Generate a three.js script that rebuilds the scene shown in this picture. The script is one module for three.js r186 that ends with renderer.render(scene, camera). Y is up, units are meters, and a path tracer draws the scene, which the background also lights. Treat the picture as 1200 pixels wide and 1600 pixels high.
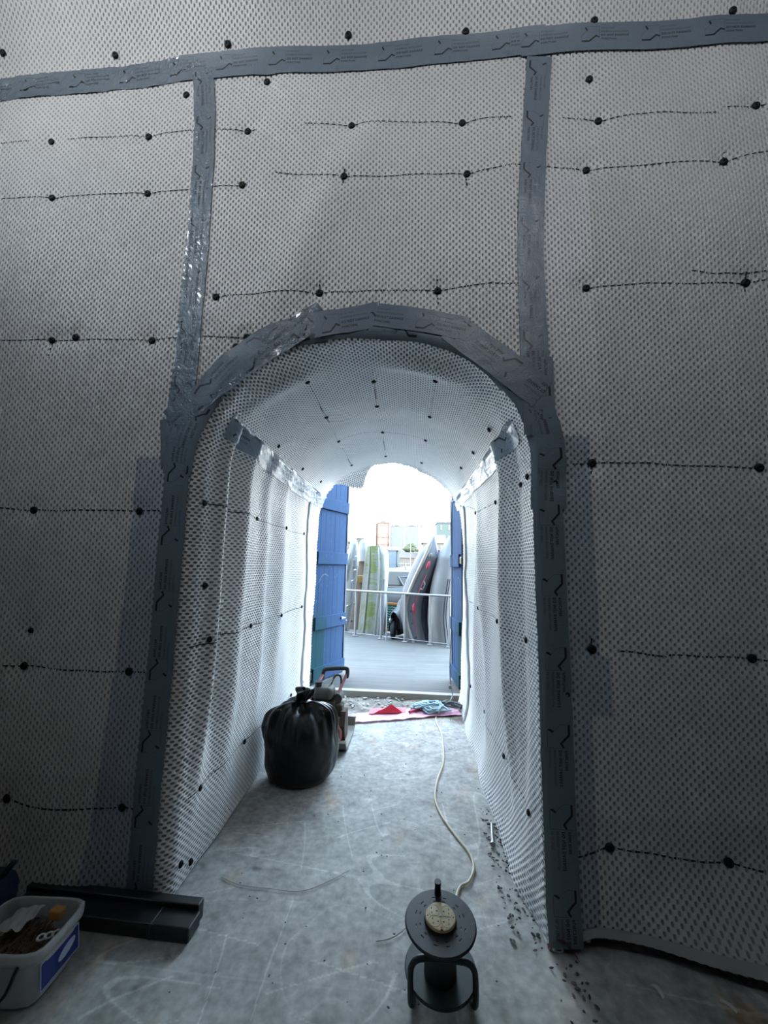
import * as THREE from 'three';
import { mergeGeometries, mergeVertices } from 'three/addons/utils/BufferGeometryUtils.js';
import { RoundedBoxGeometry } from 'three/addons/geometries/RoundedBoxGeometry.js';
import { Sky } from 'three/addons/objects/Sky.js';
import { RectAreaLightUniformsLib } from 'three/addons/lights/RectAreaLightUniformsLib.js';
import { ImprovedNoise } from 'three/addons/math/ImprovedNoise.js';

// ---------- camera, sky, sun, exposure ----------
const scene = new THREE.Scene();
const camera = new THREE.PerspectiveCamera(2 * Math.atan(800 / 620) * 180 / Math.PI, 0.75, 0.05, 900);
camera.rotation.order = 'YXZ';
camera.position.set(0, 1.5, 1.86);
camera.rotation.set(0.13447,0.08270,0.02200);
const SUN = new THREE.Vector3(0.42, 0.60, 0.70).normalize();
const sky = new Sky();
sky.scale.setScalar(2000);
const su = sky.material.uniforms;
su.turbidity.value = 20; su.rayleigh.value = 0.32; su.mieCoefficient.value = 0.11; su.mieDirectionalG.value = 0.2;
su.sunPosition.value.copy(SUN);
scene.add(sky);
scene.backgroundIntensity = 1; scene.environmentIntensity = 4.1;
const sun = new THREE.DirectionalLight(0xffe7c4, 4);
sun.position.copy(SUN).multiplyScalar(60); sun.target.position.set(0, 0, -20);
sun.position.add(sun.target.position);
sun.castShadow = true; sun.shadow.mapSize.set(2048, 2048);
Object.assign(sun.shadow.camera, { left: -60, right: 60, top: 60, bottom: -60, near: 1, far: 200 });
scene.add(sun, sun.target);
const renderer = new THREE.WebGLRenderer();
renderer.toneMapping = THREE.LinearToneMapping;
renderer.toneMappingExposure = 1.0;
renderer.shadowMap.enabled = true;
RectAreaLightUniformsLib.init();

// ---------- helpers ----------
const V3 = (x, y, z) => new THREE.Vector3(x, y, z);
const imp = new ImprovedNoise();
const N3 = (x, y, z = 0) => imp.noise(x + 40.3, y + 17.7, z + 5.1);
let seed = 7;
const rnd = () => { seed = (seed * 1664525 + 1013904223) >>> 0; return seed / 4294967296; };
const rr = (a, b) => a + (b - a) * rnd();
const sst = (a, b, x) => { const t = Math.min(1, Math.max(0, (x - a) / (b - a))); return t * t * (3 - 2 * t); };
const counts = {};
const numbered = (n) => { const k = counts[n] = (counts[n] ?? -1) + 1; return k ? n + '_' + String(k).padStart(3, '0') : n; };
function sh(m) { m.castShadow = m.receiveShadow = true; return m; }
function obj(name, geo, mat, parent = scene) {
  const g = Array.isArray(geo) ? merge(geo) : geo;
  const m = sh(new THREE.Mesh(g, mat)); m.name = parent === scene ? numbered(name) : name; parent.add(m); return m;
}
function merge(gs) {
  return mergeGeometries(gs.map((g) => { const q = g.index ? g.toNonIndexed() : g.clone(); for (const k of Object.keys(q.attributes)) if (!['position', 'normal', 'uv'].includes(k)) q.deleteAttribute(k); if (!q.attributes.uv) q.setAttribute('uv', new THREE.BufferAttribute(new Float32Array(q.attributes.position.count * 2), 2)); return q; }));
}
function tag(o, label, category, group, kind) { o.userData = { label, category }; if (group) o.userData.group = group; if (kind) o.userData.kind = kind; return o; }
function thing(name, label, category, [x, y, z] = [0, 0, 0], turn = 0, group) {
  const o = new THREE.Group(); o.name = numbered(name); scene.add(o); o.position.set(x, y, z); o.rotation.y = turn; return tag(o, label, category, group);
}
function struct(name, label) { const o = new THREE.Group(); o.name = numbered(name); scene.add(o); o.userData = { kind: 'structure' }; if (label) o.userData.label = label; return o; }
function structMesh(name, geo, mat, label) { const o = obj(name, geo, mat); o.userData = { kind: 'structure' }; if (label) o.userData.label = label; return o; }
function bx(w, h, d, x = 0, y = 0, z = 0, r = 0.004) {
  const g = r > 0 ? new RoundedBoxGeometry(w, h, d, 1, Math.min(r, w / 2.2, h / 2.2, d / 2.2)) : new THREE.BoxGeometry(w, h, d); g.translate(x, y, z); return g;
}
function tube(pts, r, seg = 48, rs = 8, closed = false, tension = 0.5) {
  const c = new THREE.CatmullRomCurve3(pts.map((p) => p.isVector3 ? p : V3(...p)), closed, 'catmullrom', tension);
  const g = new THREE.TubeGeometry(c, seg, r, rs, closed);
  if (closed) return g;
  const a = c.getPoint(0), b = c.getPoint(1);
  return merge([g, new THREE.SphereGeometry(r, rs, 6).translate(a.x, a.y, a.z), new THREE.SphereGeometry(r, rs, 6).translate(b.x, b.y, b.z)]);
}
function bar(a, b, r, rs = 10) {
  a = a.isVector3 ? a : V3(...a); b = b.isVector3 ? b : V3(...b); const d = b.clone().sub(a), g = new THREE.CylinderGeometry(r, r, d.length(), rs);
  g.applyQuaternion(new THREE.Quaternion().setFromUnitVectors(V3(0, 1, 0), d.clone().normalize())); g.translate((a.x + b.x) / 2, (a.y + b.y) / 2, (a.z + b.z) / 2); return g;
}
function prism(pts, depth, bevel = 0) {
  const s = new THREE.Shape(pts.map((p) => new THREE.Vector2(p[0], p[1])));
  return new THREE.ExtrudeGeometry(s, { depth, bevelEnabled: bevel > 0, bevelSize: bevel, bevelThickness: bevel, bevelSegments: 2, steps: 1 });
}
function gridGeo(nu, nv, fn, uvfn) {
  const P = [], U = [], I = [];
  for (let j = 0; j <= nv; j++) for (let i = 0; i <= nu; i++) { const p = fn(i / nu, j / nv); P.push(p.x, p.y, p.z); const q = uvfn ? uvfn(i / nu, j / nv) : [i / nu, j / nv]; U.push(q[0], q[1]); }
  for (let j = 0; j < nv; j++) for (let i = 0; i < nu; i++) { const a = j * (nu + 1) + i, b = a + 1, c = a + nu + 1, d = c + 1; I.push(a, b, d, a, d, c); }
  const g = new THREE.BufferGeometry(); g.setAttribute('position', new THREE.Float32BufferAttribute(P, 3)); g.setAttribute('uv', new THREE.Float32BufferAttribute(U, 2)); g.setIndex(I); g.computeVertexNormals(); return g;
}
const lin = (r, g, b) => new THREE.Color().setRGB(r, g, b);
const M = (c, rough = 0.6, extra = {}) => new THREE.MeshStandardMaterial({ color: Array.isArray(c) ? lin(...c) : c, roughness: rough, ...extra });
const MP = (c, rough, extra = {}) => new THREE.MeshPhysicalMaterial({ color: Array.isArray(c) ? lin(...c) : c, roughness: rough, ...extra });

// computed textures
function fbm(x, y, o = 4) { let s = 0, a = 0.5; for (let i = 0; i < o; i++) { s += a * N3(x, y, i * 7.3); x *= 2.03; y *= 2.03; a *= 0.5; } return s; }
function dataTex(w, h, fn, srgb, rx = 1, ry = 1) {
  const d = new Uint8Array(w * h * 4);
  for (let j = 0; j < h; j++) for (let i = 0; i < w; i++) { const c = fn(i / w, j / h), k = (j * w + i) * 4; for (let q = 0; q < 3; q++) d[k + q] = Math.max(0, Math.min(255, Array.isArray(c) ? c[q] : c)); d[k + 3] = 255; }
  const t = new THREE.DataTexture(d, w, h); t.wrapS = t.wrapT = THREE.RepeatWrapping; t.magFilter = THREE.LinearFilter; t.minFilter = THREE.LinearMipmapLinearFilter; t.generateMipmaps = true;
  if (srgb) t.colorSpace = THREE.SRGBColorSpace; t.repeat.set(rx, ry); t.needsUpdate = true; return t;
}
function canvasTex(w, h, draw, rx = 1, ry = 1) {
  const c = document.createElement('canvas'); c.width = w; c.height = h; draw(c.getContext('2d'), w, h);
  const t = new THREE.CanvasTexture(c); t.colorSpace = THREE.SRGBColorSpace; t.wrapS = t.wrapT = THREE.RepeatWrapping; t.repeat.set(rx, ry); return t;
}
const noiseTex = dataTex(256, 256, (u, v) => { // tileable grain
  const T = Math.PI * 2, a = N3(3 * Math.cos(u * T) + 9, 3 * Math.sin(u * T), 3 * Math.cos(v * T) + 3 * Math.sin(v * T) * 1.7), b = N3(11 * Math.cos(u * T), 11 * Math.sin(u * T), 11 * Math.cos(v * T) + 9 * Math.sin(v * T));
  return 128 + 90 * a + 70 * b;
});

// ---------- materials ----------
const mats = {
  membrane: MP(0xffffff, 0.42, { vertexColors: true, side: THREE.DoubleSide, transmission: 0 }),
  masonry: M([0.16, 0.14, 0.12], 0.95, { bumpMap: noiseTex, bumpScale: 0.01 }),
  marker: M([0.012, 0.013, 0.016], 0.7),
  plug: MP([0.006, 0.006, 0.007], 0.55, { specularIntensity: 0.5 }),
  plaster: M([0.5, 0.5, 0.48], 0.8),
  blackPlastic: MP([0.012, 0.013, 0.015], 0.38),
  steel: M([0.30, 0.31, 0.32], 0.4, { metalness: 0.85 }),
};
function tapeCanvas(flip) {
  return canvasTex(1024, 400, (g, w, h) => {
    g.fillStyle = '#66747f'; g.fillRect(0, 0, w, h);
    for (let i = 0; i < 900; i++) { g.fillStyle = rnd() < 0.5 ? 'rgba(255,255,255,0.03)' : 'rgba(0,0,0,0.04)'; g.fillRect(rnd() * w, rnd() * h, rr(4, 60), rr(1, 4)); }
    if (flip) { g.translate(w, h); g.rotate(Math.PI); }
    g.strokeStyle = '#303a44'; g.lineWidth = 4;
    g.beginPath(); g.moveTo(150, 70); g.lineTo(380, 70); g.lineTo(380, 330); g.stroke();
    g.beginPath(); g.moveTo(165, 130); g.lineTo(70, 240); g.lineTo(70, 340); g.stroke();
    g.fillStyle = '#0b0f13';
    g.beginPath(); g.moveTo(132, 78); g.lineTo(150, 78); g.lineTo(182, 126); g.lineTo(166, 150); g.lineTo(132, 104); g.closePath(); g.fill();
    g.strokeStyle = '#0b0f13'; g.lineWidth = 27; g.lineJoin = 'miter';
    g.beginPath(); g.moveTo(68, 342); g.lineTo(205, 342); g.lineTo(318, 238); g.lineTo(372, 272); g.stroke();
    g.fillStyle = '#1a2129'; g.font = '38px sans-serif'; g.fillText('DELTA CAVITY', 400, 104); g.fillText('MEMBRANE INSTALLATION', 400, 166, 470);
    g.fillStyle = '#090c10'; g.font = 'bold 58px sans-serif'; g.fillText('DO NOT DAMAGE', 400, 246, 500); g.font = 'bold 52px sans-serif'; g.fillText('PUNCTURE', 400, 322, 330);
  });
}
const crinkle = dataTex(256, 256, (u, v) => { const T = Math.PI * 2; const n = N3(5 * Math.cos(u * T), 5 * Math.sin(u * T), 4 * Math.cos(v * T) + 7 * Math.sin(v * T)); return 128 + 120 * (1 - 2 * Math.abs(n)) * 0.6 + 60 * n; });
const tapeMap = tapeCanvas(false), tapeMapR = tapeCanvas(true);
const tapeM = MP(0xffffff, 0.4, { map: tapeMap, side: THREE.DoubleSide, bumpMap: crinkle, bumpScale: 0.0012 });
const tapeMR = MP(0xffffff, 0.4, { map: tapeMapR, side: THREE.DoubleSide, bumpMap: crinkle, bumpScale: 0.0012 });
const seamSheenM = MP([1.7, 1.75, 1.8], 0.3, { map: tapeMap, side: THREE.DoubleSide, bumpMap: crinkle, bumpScale: 0.003 });  // tape colour lightened to stand for the sky reflected in it
const shinyM = MP(0xffffff, 0.24, { map: tapeMap, side: THREE.DoubleSide, bumpMap: crinkle, bumpScale: 0.003, clearcoat: 0.6, clearcoatRoughness: 0.15 });

// ---------- the tunnel section ----------
const SE = 2 / 2.25, YS = 1.95, XR = 0.54;
function secU(u, z, out) {
  const k = Math.min(1.1, Math.max(0, -z / 2.8)), xl = -1.07 - 0.12 * k, cx = (xl + XR) / 2, a = (XR - xl) / 2, rise = 0.69 + 0.09 * k;
  if (u <= 1) { out[0] = xl; out[1] = u * YS; } else if (u >= 2) { out[0] = XR; out[1] = (3 - u) * YS; }
  else { const p = Math.PI * (2 - u), c = Math.cos(p), s = Math.sin(p); out[0] = cx + a * Math.sign(c) * Math.pow(Math.abs(c), SE); out[1] = YS + rise * Math.pow(Math.abs(s), SE); }
  return out;
}
const SL = [0]; { let a = secU(0, -1.4, []); for (let i = 1; i <= 1200; i++) { const b = secU(i / 400, -1.4, []); SL.push(SL[i - 1] + Math.hypot(b[0] - a[0], b[1] - a[1])); a = b; } }
const STOT = SL[1200];
function uOfS(s) { if (s <= 0) return s / YS; if (s >= STOT) return 3 + (s - STOT) / YS; let lo = 0, hi = 1200; while (hi - lo > 1) { const m = (lo + hi) >> 1; if (SL[m] <= s) lo = m; else hi = m; } return (lo + (s - SL[lo]) / (SL[hi] - SL[lo])) / 400; }
const sec = (s, z) => secU(uOfS(s), z, []);
const curl = (s) => 0.075 - 0.05 * sst(1.6, 3.8, s);
function wrinkle(s, z) { // how far the sheet stands off towards the passage
  const t = -z, fade = sst(0.02, 0.4, t);
  let w = 0.012 * fade * (1 + N3(s * 1.7, t * 2.2)) + 0.004 * fade * N3(s * 5, t * 5, 3);
  if (s < 2.3) { // hanging folds of the left sheet
    const up = sst(0.1, 1.0, s), g = (c, wd) => Math.exp(-(((t - c) / wd) ** 2));
    w += up * (0.055 * g(0.16 + 0.02 * s, 0.06) - 0.035 * g(0.30 + 0.03 * (2 - s), 0.075) + 0.04 * g(0.5, 0.09) + 0.03 * g(0.95, 0.1) + 0.018 * g(1.35, 0.1)) + 0.012 * fade * Math.sin(t * 9 + s * 1.3) * up;
  } else if (s > 4.15) { const b = STOT - s, up = sst(0.05, 0.7, b), g = (c, wd) => Math.exp(-(((t - c) / wd) ** 2));
    w += up * (0.04 * g(0.45 + 0.1 * Math.sin(b * 1.4), 0.08) - 0.02 * g(0.28, 0.07) + 0.03 * g(1.1 + 0.2 * b, 0.12) + 0.02 * g(1.7, 0.1)) + 0.012 * fade * Math.sin(t * 7 + b * 2.6);
    w += 0.05 * Math.exp(-b / 0.10) * fade;
  } else { w += 0.045 * Math.exp(-(((t - 0.22) / 0.1) ** 2)) * (0.5 + 0.5 * Math.sin(s * 7.3 + 1)) + 0.02 * fade * N3(s * 2.6, t * 1.2, 9);
    const drop = sst(2.78, 3.15, t); w += drop * (0.10 + 0.16 * Math.exp(-(((s - 2.75) / 0.28) ** 2))); }
  return w;
}
function tun(s, d) {
  const r = curl(s), L = r * Math.PI / 2; let off, z;
  if (d <= 0) { off = r - d; z = 0.002; } else if (d < L) { const a = d / r; off = r * (1 - Math.sin(a)); z = -r * (1 - Math.cos(a)); } else { off = 0; z = -r - (d - L); }
  const e = 0.01, p = sec(s, z), q = sec(s + e, z), o = sec(s - e, z); let tx = q[0] - o[0], ty = q[1] - o[1]; const l = Math.hypot(tx, ty); tx /= l; ty /= l;
  const w = off - (d > 0 ? wrinkle(s, z) : 0), fb = d <= 0 ? 1 : Math.max(0, 1 - d / (2 * L)); if (fb > 0) z += fb * bulge(p[0] - ty * w, p[1] + tx * w);          // outward normal of the passage: left of the running direction
  return V3(p[0] - ty * w, p[1] + tx * w, z);
}
const tunD = (s, z) => { const r = curl(s); return z > -r * 0.6 ? r : -z - r + r * Math.PI / 2; };   // depth coordinate of a place z inside
function insideArch(x, y, off) { const xl = -1.07 - off, xr = XR + off, cx = (xl + xr) / 2, a = (xr - xl) / 2; if (x < xl || x > xr) return false; if (y < YS) return true; return Math.pow(Math.abs(x - cx) / a, 2.25) + Math.pow((y - YS) / (0.69 + off), 2.25) < 1; }

// ---------- the front wall's surface ----------
const plugRows = [ // [row words, points on the wall]
  ['in the first row below the long level tape', [[-2.182,3.947], [-1.579,3.944], [-0.974,3.913], [-0.382,3.912], [0.225,3.899], [0.932,3.845], [1.7,3.862]]],
  ['in the second row below the long level tape', [[-2.123,3.567], [-1.542,3.564], [-0.982,3.569], [-0.41,3.572], [0.247,3.567], [0.857,3.552], [1.521,3.55]]],
  ['in the row just above the crown of the arch tape', [[-1.086,2.909], [-0.517,2.899], [0.095,2.898], [0.827,2.887], [1.556,2.878]]],
  ['in the row level with the left shoulder of the arch', [[-1.995,2.681], [-1.862,2.696], [-1.42,2.666], [-0.893,2.666], [-0.948,2.614]]],
  ['in the row right of the arch at spring height', [[0.64,1.899], [0.813,1.996], [1.541,1.976]]],
  ['in the upper row left of the doorway', [[-1.954,1.743], [-1.387,1.745]]],
  ['in the waist high row left of the doorway', [[-1.905,0.976], [-1.362,0.972]]],
  ['in the waist high row right of the doorway', [[0.653,0.967], [0.771,1.158], [1.419,1.146]]],
  ['in the lowest row left of the doorway', [[-1.898,0.381], [-1.324,0.381]]],
  ['in the lowest row right of the doorway', [[0.807,0.371], [1.262,0.351]]],
  ['half under the lower edge of the level tape', [[-1.367,4.199], [-0.882,4.234]]],
];
const allPlugs = plugRows.flatMap((r) => r[1]).concat([[0.895,4.099], [-1.897,1.145]]);
const TOP = 4.36, skirt = (x) => (x > 0.6 ? 0.02 + 0.035 * sst(0.6, 0.75, x) : 0.0);
function bulge(x, y) {
  let b = 0.020 * N3(x * 1.1, y * 0.9, 2) + 0.010 * N3(x * 3.1 + y * 1.2, y * 1.6, 6) + 0.002 * N3(x * 9, y * 7, 8);
  const f = (x + 0.55) * 0.75 + (y - 3.3) * -0.35; b += 0.022 * Math.exp(-((f / 0.10) ** 2)) * sst(2.5, 3.0, y) * sst(4.2, 3.6, y) * (x > -1.1 ? 1 : 0);
  for (const p of allPlugs) { const dx = x - p[0], dy = y - p[1], q = dx * dx + dy * dy; if (q < 0.03) b -= 0.012 * Math.exp(-q / 0.0035); }
  if (y < 0.35 && x > XR) b += 0.10 * sst(0.35, 0, y) * sst(0.62, 1.5, x) + 0.05 * sst(0.2, 0, y) * (0.5 + 0.5 * Math.sin(x * 6));
  if (y < 0.3 && x < -1.2) b += 0.04 * sst(0.3, 0, y) * sst(-1.28, -1.5, x);
  return b;
}
const CV = { R: 3.0, H: 1.7 };
function front(x, y) { // above TOP the sheet runs on as the vault of the room
  const b = bulge(x, Math.min(y, TOP));
  if (y <= TOP) return V3(x, y, b);
  const t = (y - TOP) / 1.75; return V3(x, TOP + CV.H * Math.sin(t), b + CV.R * (1 - Math.cos(t)) + 0.25 * Math.sin(t));
}

// ---------- dimpled sheet ----------
const CW = 0.0164, CH = 0.035; // column width, dimple pitch along the column
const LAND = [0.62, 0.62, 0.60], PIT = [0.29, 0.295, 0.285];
function sheet(name, parent, { a0, a1, b0, b1, pos, sgn = 1, depth = 0.0045, keep, tint, hole = 1, mat = mats.membrane, pit = PIT, land = LAND }) {
  const n = Math.round((a1 - a0) / CW), m = Math.round((b1 - b0) / CH), P = [], C = [], I = [], H = 2 * m + 1, grid = new Int32Array((n + 1) * (H + 1)).fill(-1);
  const push = (p, c) => { P.push(p.x, p.y, p.z); C.push(...c); return P.length / 3 - 1; };
  const at = (i, j) => [a0 + i * CW, b0 + j * CH / 2];
  const gv = (i, j) => { const k = i * (H + 1) + j; if (grid[k] < 0) { const q = at(i, j), t = tint ? tint(q[0], q[1]) : [1, 1, 1]; grid[k] = push(pos(q[0], q[1]), [land[0] * t[0], land[1] * t[1], land[2] * t[2]]); } return grid[k]; };
  const hx = [[-1, -1], [1, -1], [1, 0], [1, 1], [-1, 1], [-1, 0]], du = V3(), dv = V3(), nn = V3(), w = V3();
  for (let i = 0; i < n; i++) for (let r = 0; r < m; r++) {
    const j = 2 * r + (i & 1), ca = a0 + (i + 0.5) * CW, cb = b0 + (j + 1) * CH / 2;
    if (keep && !keep(ca, cb)) continue;
    const e = [gv(i, j), gv(i + 1, j), gv(i + 1, j + 1), gv(i + 1, j + 2), gv(i, j + 2), gv(i, j + 1)], g = (k) => V3(P[k * 3], P[k * 3 + 1], P[k * 3 + 2]);
    const A = g(e[0]), B = g(e[1]), D = g(e[3]), E = g(e[4]), F = g(e[5]), G = g(e[2]);
    const c = F.clone().add(G).multiplyScalar(0.5); du.copy(G).sub(F).multiplyScalar(0.5); dv.copy(D).add(E).sub(A).sub(B).multiplyScalar(0.25);
    nn.crossVectors(du, dv).normalize().multiplyScalar(sgn);
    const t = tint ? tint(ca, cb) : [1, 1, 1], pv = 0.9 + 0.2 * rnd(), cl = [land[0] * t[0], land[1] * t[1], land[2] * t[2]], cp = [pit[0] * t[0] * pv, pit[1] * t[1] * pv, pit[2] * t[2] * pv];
    const hs = hole; const ring = (sx, sy, z, col) => hx.map(([x, y]) => push(w.copy(c).addScaledVector(du, x * sx * (y ? 0.72 : 1.05)).addScaledVector(dv, y * sy * (y ? 1 : 0)).addScaledVector(nn, z).clone(), col));
    const o = ring(0.70 * hs, 0.52 * hs, 0, cl), f = ring(0.50 * hs, 0.37 * hs, -depth, cp);
    for (let k = 0; k < 6; k++) { const l = (k + 1) % 6; I.push(e[k], e[l], o[l], e[k], o[l], o[k], o[k], o[l], f[l], o[k], f[l], f[k]); }
    I.push(f[0], f[1], f[2], f[0], f[2], f[5], f[5], f[2], f[3], f[5], f[3], f[4]);
  }
  if (sgn < 0) for (let k = 0; k < I.length; k += 3) { const q = I[k]; I[k] = I[k + 1]; I[k + 1] = q; }
  const geo = new THREE.BufferGeometry(); geo.setAttribute('position', new THREE.Float32BufferAttribute(P, 3)); geo.setAttribute('color', new THREE.Float32BufferAttribute(C, 3)); geo.setIndex(I); geo.computeVertexNormals();
  return obj(name, geo, mat, parent);
}
const inPit = (a, b, a0, b0) => { const i = Math.floor((a - a0) / CW), x = ((a - a0) / CW - i - 0.5) * 2, y = ((((b - b0) / (CH / 2) - (i & 1)) / 2 % 1) + 1) % 1 * 2 - 1; return (x / 0.8) ** 2 + (y / 0.66) ** 2 < 1; };

// ---------- structure: the thick front wall with its sheets ----------
const X0 = -2.95, X1 = 2.25, XA = -1.23, XB = 0.59;
const wallFront = struct('wall_front', 'tall wall faced in white dimpled membrane around the arched passage');
{
  const s = new THREE.Shape(); s.moveTo(-11, -0.3); s.lineTo(-11, 7.2); s.lineTo(11, 7.2); s.lineTo(11, -0.3); s.lineTo(-11, -0.3);
  const h = new THREE.Path(); for (let i = 0; i <= 90; i++) { const p = secU(i / 30, -1.4, []), cx = -0.325, q = [(p[0] - cx) * 1.085 + cx, p[1] * 1.035]; if (i === 0) h.moveTo(q[0], -0.2); h.lineTo(q[0], Math.max(q[1], -0.2)); if (i === 90) h.lineTo(q[0], -0.2); }
  s.holes.push(h);
  const g = new THREE.ExtrudeGeometry(s, { depth: 2.78, bevelEnabled: false, curveSegments: 1 }); g.translate(0, 0, -2.83);
  obj('masonry', g, mats.masonry, wallFront);
}
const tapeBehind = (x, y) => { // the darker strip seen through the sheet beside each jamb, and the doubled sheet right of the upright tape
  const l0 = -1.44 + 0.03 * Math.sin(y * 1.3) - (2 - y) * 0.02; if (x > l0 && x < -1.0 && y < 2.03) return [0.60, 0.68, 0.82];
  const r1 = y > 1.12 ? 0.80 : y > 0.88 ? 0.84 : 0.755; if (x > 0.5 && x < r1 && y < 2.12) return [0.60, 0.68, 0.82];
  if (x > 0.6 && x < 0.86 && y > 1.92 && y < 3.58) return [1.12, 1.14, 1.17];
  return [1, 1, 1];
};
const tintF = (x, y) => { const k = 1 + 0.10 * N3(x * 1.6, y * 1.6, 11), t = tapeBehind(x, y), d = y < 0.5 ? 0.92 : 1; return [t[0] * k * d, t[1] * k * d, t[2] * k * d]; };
const keepF = (lo, hi) => (x, y) => x >= lo && x < hi && y > skirt(x) && !insideArch(x, y, 0.075 - 0.045 * sst(-0.9, 0.3, x));
for (const [lo, hi] of [[X0, XA], [XA, XB], [XB, X1]]) {
  const c = Math.floor((lo - X0) / CW / 2) * 2, a0 = X0 + c * CW;
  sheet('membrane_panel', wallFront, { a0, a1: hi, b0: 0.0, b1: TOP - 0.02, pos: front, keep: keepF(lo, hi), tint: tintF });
}
for (const [x0, x1] of [[-2.9, -1.28], [0.62, 2.2]]) obj('hem', gridGeo(60, 3, (u, v) => { const x = x0 + (x1 - x0) * u; return front(x, skirt(x) + 0.001 + 0.035 * v).add(V3(0, 0, 0.003)); }), M([0.42, 0.42, 0.41], 0.45, { side: THREE.DoubleSide }), wallFront);
// plain sheet past the dimpled part of the wall, beyond the picture
for (const [x0, x1] of [[-3.55, X0 + 0.01], [X1 - 0.01, 3.05]]) obj('membrane_panel', gridGeo(6, 40, (u, v) => front(x0 + (x1 - x0) * u, v * TOP)), M(LAND.map((c) => c * 0.85), 0.45, { side: THREE.DoubleSide }), wallFront);

// hand drawn setting-out lines, broken where they cross the dimples
function drawn(name, parent, pos, pts, width, a0, b0, sgn = 1, wob = 0.004) {
  const P = [], I = []; let L = 0;
  for (let k = 0; k + 1 < pts.length; k++) {
    const [ax, ay] = pts[k], [bx_, by] = pts[k + 1], len = Math.hypot(bx_ - ax, by - ay), n = Math.max(2, Math.ceil(len / 0.005)); const nx = -(by - ay) / len, ny = (bx_ - ax) / len;
    for (let i = 0; i < n; i++) {
      const q = [0, 1].map((e) => { const t = (i + e) / n, o = wob * N3((L + t * len) * 6, k * 3 + ax) * 2.2 + wob * 0.3 * N3((L + t * len) * 60, 4); return [ax + (bx_ - ax) * t + nx * o, ay + (by - ay) * t + ny * o]; });
      if (inPit((q[0][0] + q[1][0]) / 2, (q[0][1] + q[1][1]) / 2, a0, b0) || N3((L + len * i / n) * 3, ay * 5, 2) > 0.36) continue;
      const v = P.length / 3, w = width * (0.7 + 0.6 * rnd());
      for (const [a, b] of q) for (const s of [-1, 1]) { const A = a + nx * w * s / 2, B = b + ny * w * s / 2, p = pos(A, B), u = pos(A + 0.004, B).sub(p), vv = pos(A, B + 0.004).sub(p), N = u.cross(vv).normalize().multiplyScalar(0.0012 * sgn); P.push(p.x + N.x, p.y + N.y, p.z + N.z); }
      I.push(v, v + 1, v + 3, v, v + 3, v + 2);
    }
    L += len;
  }
  const g = new THREE.BufferGeometry(); g.setAttribute('position', new THREE.Float32BufferAttribute(P, 3)); g.setIndex(I); g.computeVertexNormals();
  const m = obj(name, g, markerD, parent); return m;
}
const markerD = M([0.015, 0.016, 0.02], 0.8, { side: THREE.DoubleSide });
for (const pts of [
  [[-2.504,3.949], [-2.182,3.947], [-1.579,3.944], [-1.441,3.954], [-0.974,3.913], [-0.816,3.939], [-0.382,3.912], [0.225,3.899], [0.485,3.894]],
  [[0.748,3.872], [0.932,3.845], [1.165,3.857], [1.506,3.836]], [[1.539,3.864], [1.748,3.858]],
  [[-2.442,3.574], [-2.123,3.567], [-1.542,3.564], [-0.982,3.569], [-0.797,3.629], [-0.41,3.572], [0.247,3.567], [0.478,3.597], [0.857,3.552], [1.521,3.55], [1.72,3.58]],
  [[-1.086,2.909], [-0.754,2.904], [-0.517,2.899], [0.095,2.898], [0.37,2.922], [0.827,2.887], [1.556,2.878], [1.651,2.888]], [[1.314,2.946], [1.428,2.921], [1.655,2.928]],
  [[-2.294,2.682], [-1.995,2.681], [-1.42,2.666], [-1.19,2.674], [-0.893,2.666]],
  [[0.715,1.99], [0.813,1.996], [1.541,1.976]], [[-2.141,1.754], [-1.954,1.743], [-1.387,1.745], [-1.272,1.74]],
  [[-2.013,0.977], [-1.905,0.976], [-1.546,0.967], [-1.362,0.972], [-1.272,0.97]], [[0.592,1.165], [0.771,1.158], [1.071,1.145], [1.277,1.148], [1.419,1.146], [1.476,1.14]],
  [[-1.915,0.382], [-1.654,0.351], [-1.324,0.381], [-1.254,0.383]], [[0.628,0.329], [0.807,0.371], [1.262,0.351], [1.395,0.332]],
  [[-1.991,2.681], [-1.99,2.57]], [[0.095,2.976], [0.095,2.816]], [[0.247,3.594], [0.246,3.486]], [[-0.411,3.615], [-0.411,3.521]], [[0.813,1.996], [0.807,1.927]], [[-0.52,2.965], [-0.517,2.899]], [[1.561,2.932], [1.55,2.809]], [[0.773,1.204], [0.771,1.166]], [[1.525,3.602], [1.517,3.507]],
]) drawn('marker_line', wallFront, front, pts, 0.0075, X0, 0);

// tunnel sheets
const tunKeep = (s, d) => { const e = 2.82 + 0.05 * N3(s * 2, 3); if (s > 2.2 && s < 4.25) { const x = (s - 2.2) / 2.05; return d < e + 0.02 + 0.24 * Math.exp(-(((x - 0.27) / 0.09) ** 2)) + 0.12 * Math.exp(-(((x - 0.75) / 0.12) ** 2)) + 0.05 * N3(s * 9, 1); } return d < e - (s < 2.3 ? 0.04 : 0); };
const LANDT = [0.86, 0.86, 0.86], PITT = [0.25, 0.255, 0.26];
const SA = 2.24, SB = 4.19;
const wl = struct('wall_left', 'left side of the passage, white dimpled membrane hanging in folds');
sheet('membrane_panel', wl, { a0: 0.01, a1: SA, b0: -0.05, b1: 3.0, pos: tun, sgn: -1, depth: 0.006, keep: tunKeep, hole: 1.2, pit: PITT, land: LANDT });
const wr = struct('wall_right', 'right side of the passage, white dimpled membrane with soft folds');
sheet('membrane_panel', wr, { a0: SB, a1: STOT - 0.01, b0: -0.05, b1: 3.0, pos: tun, sgn: -1, depth: 0.006, keep: tunKeep, hole: 1.2, pit: PITT, land: LANDT });
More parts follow.
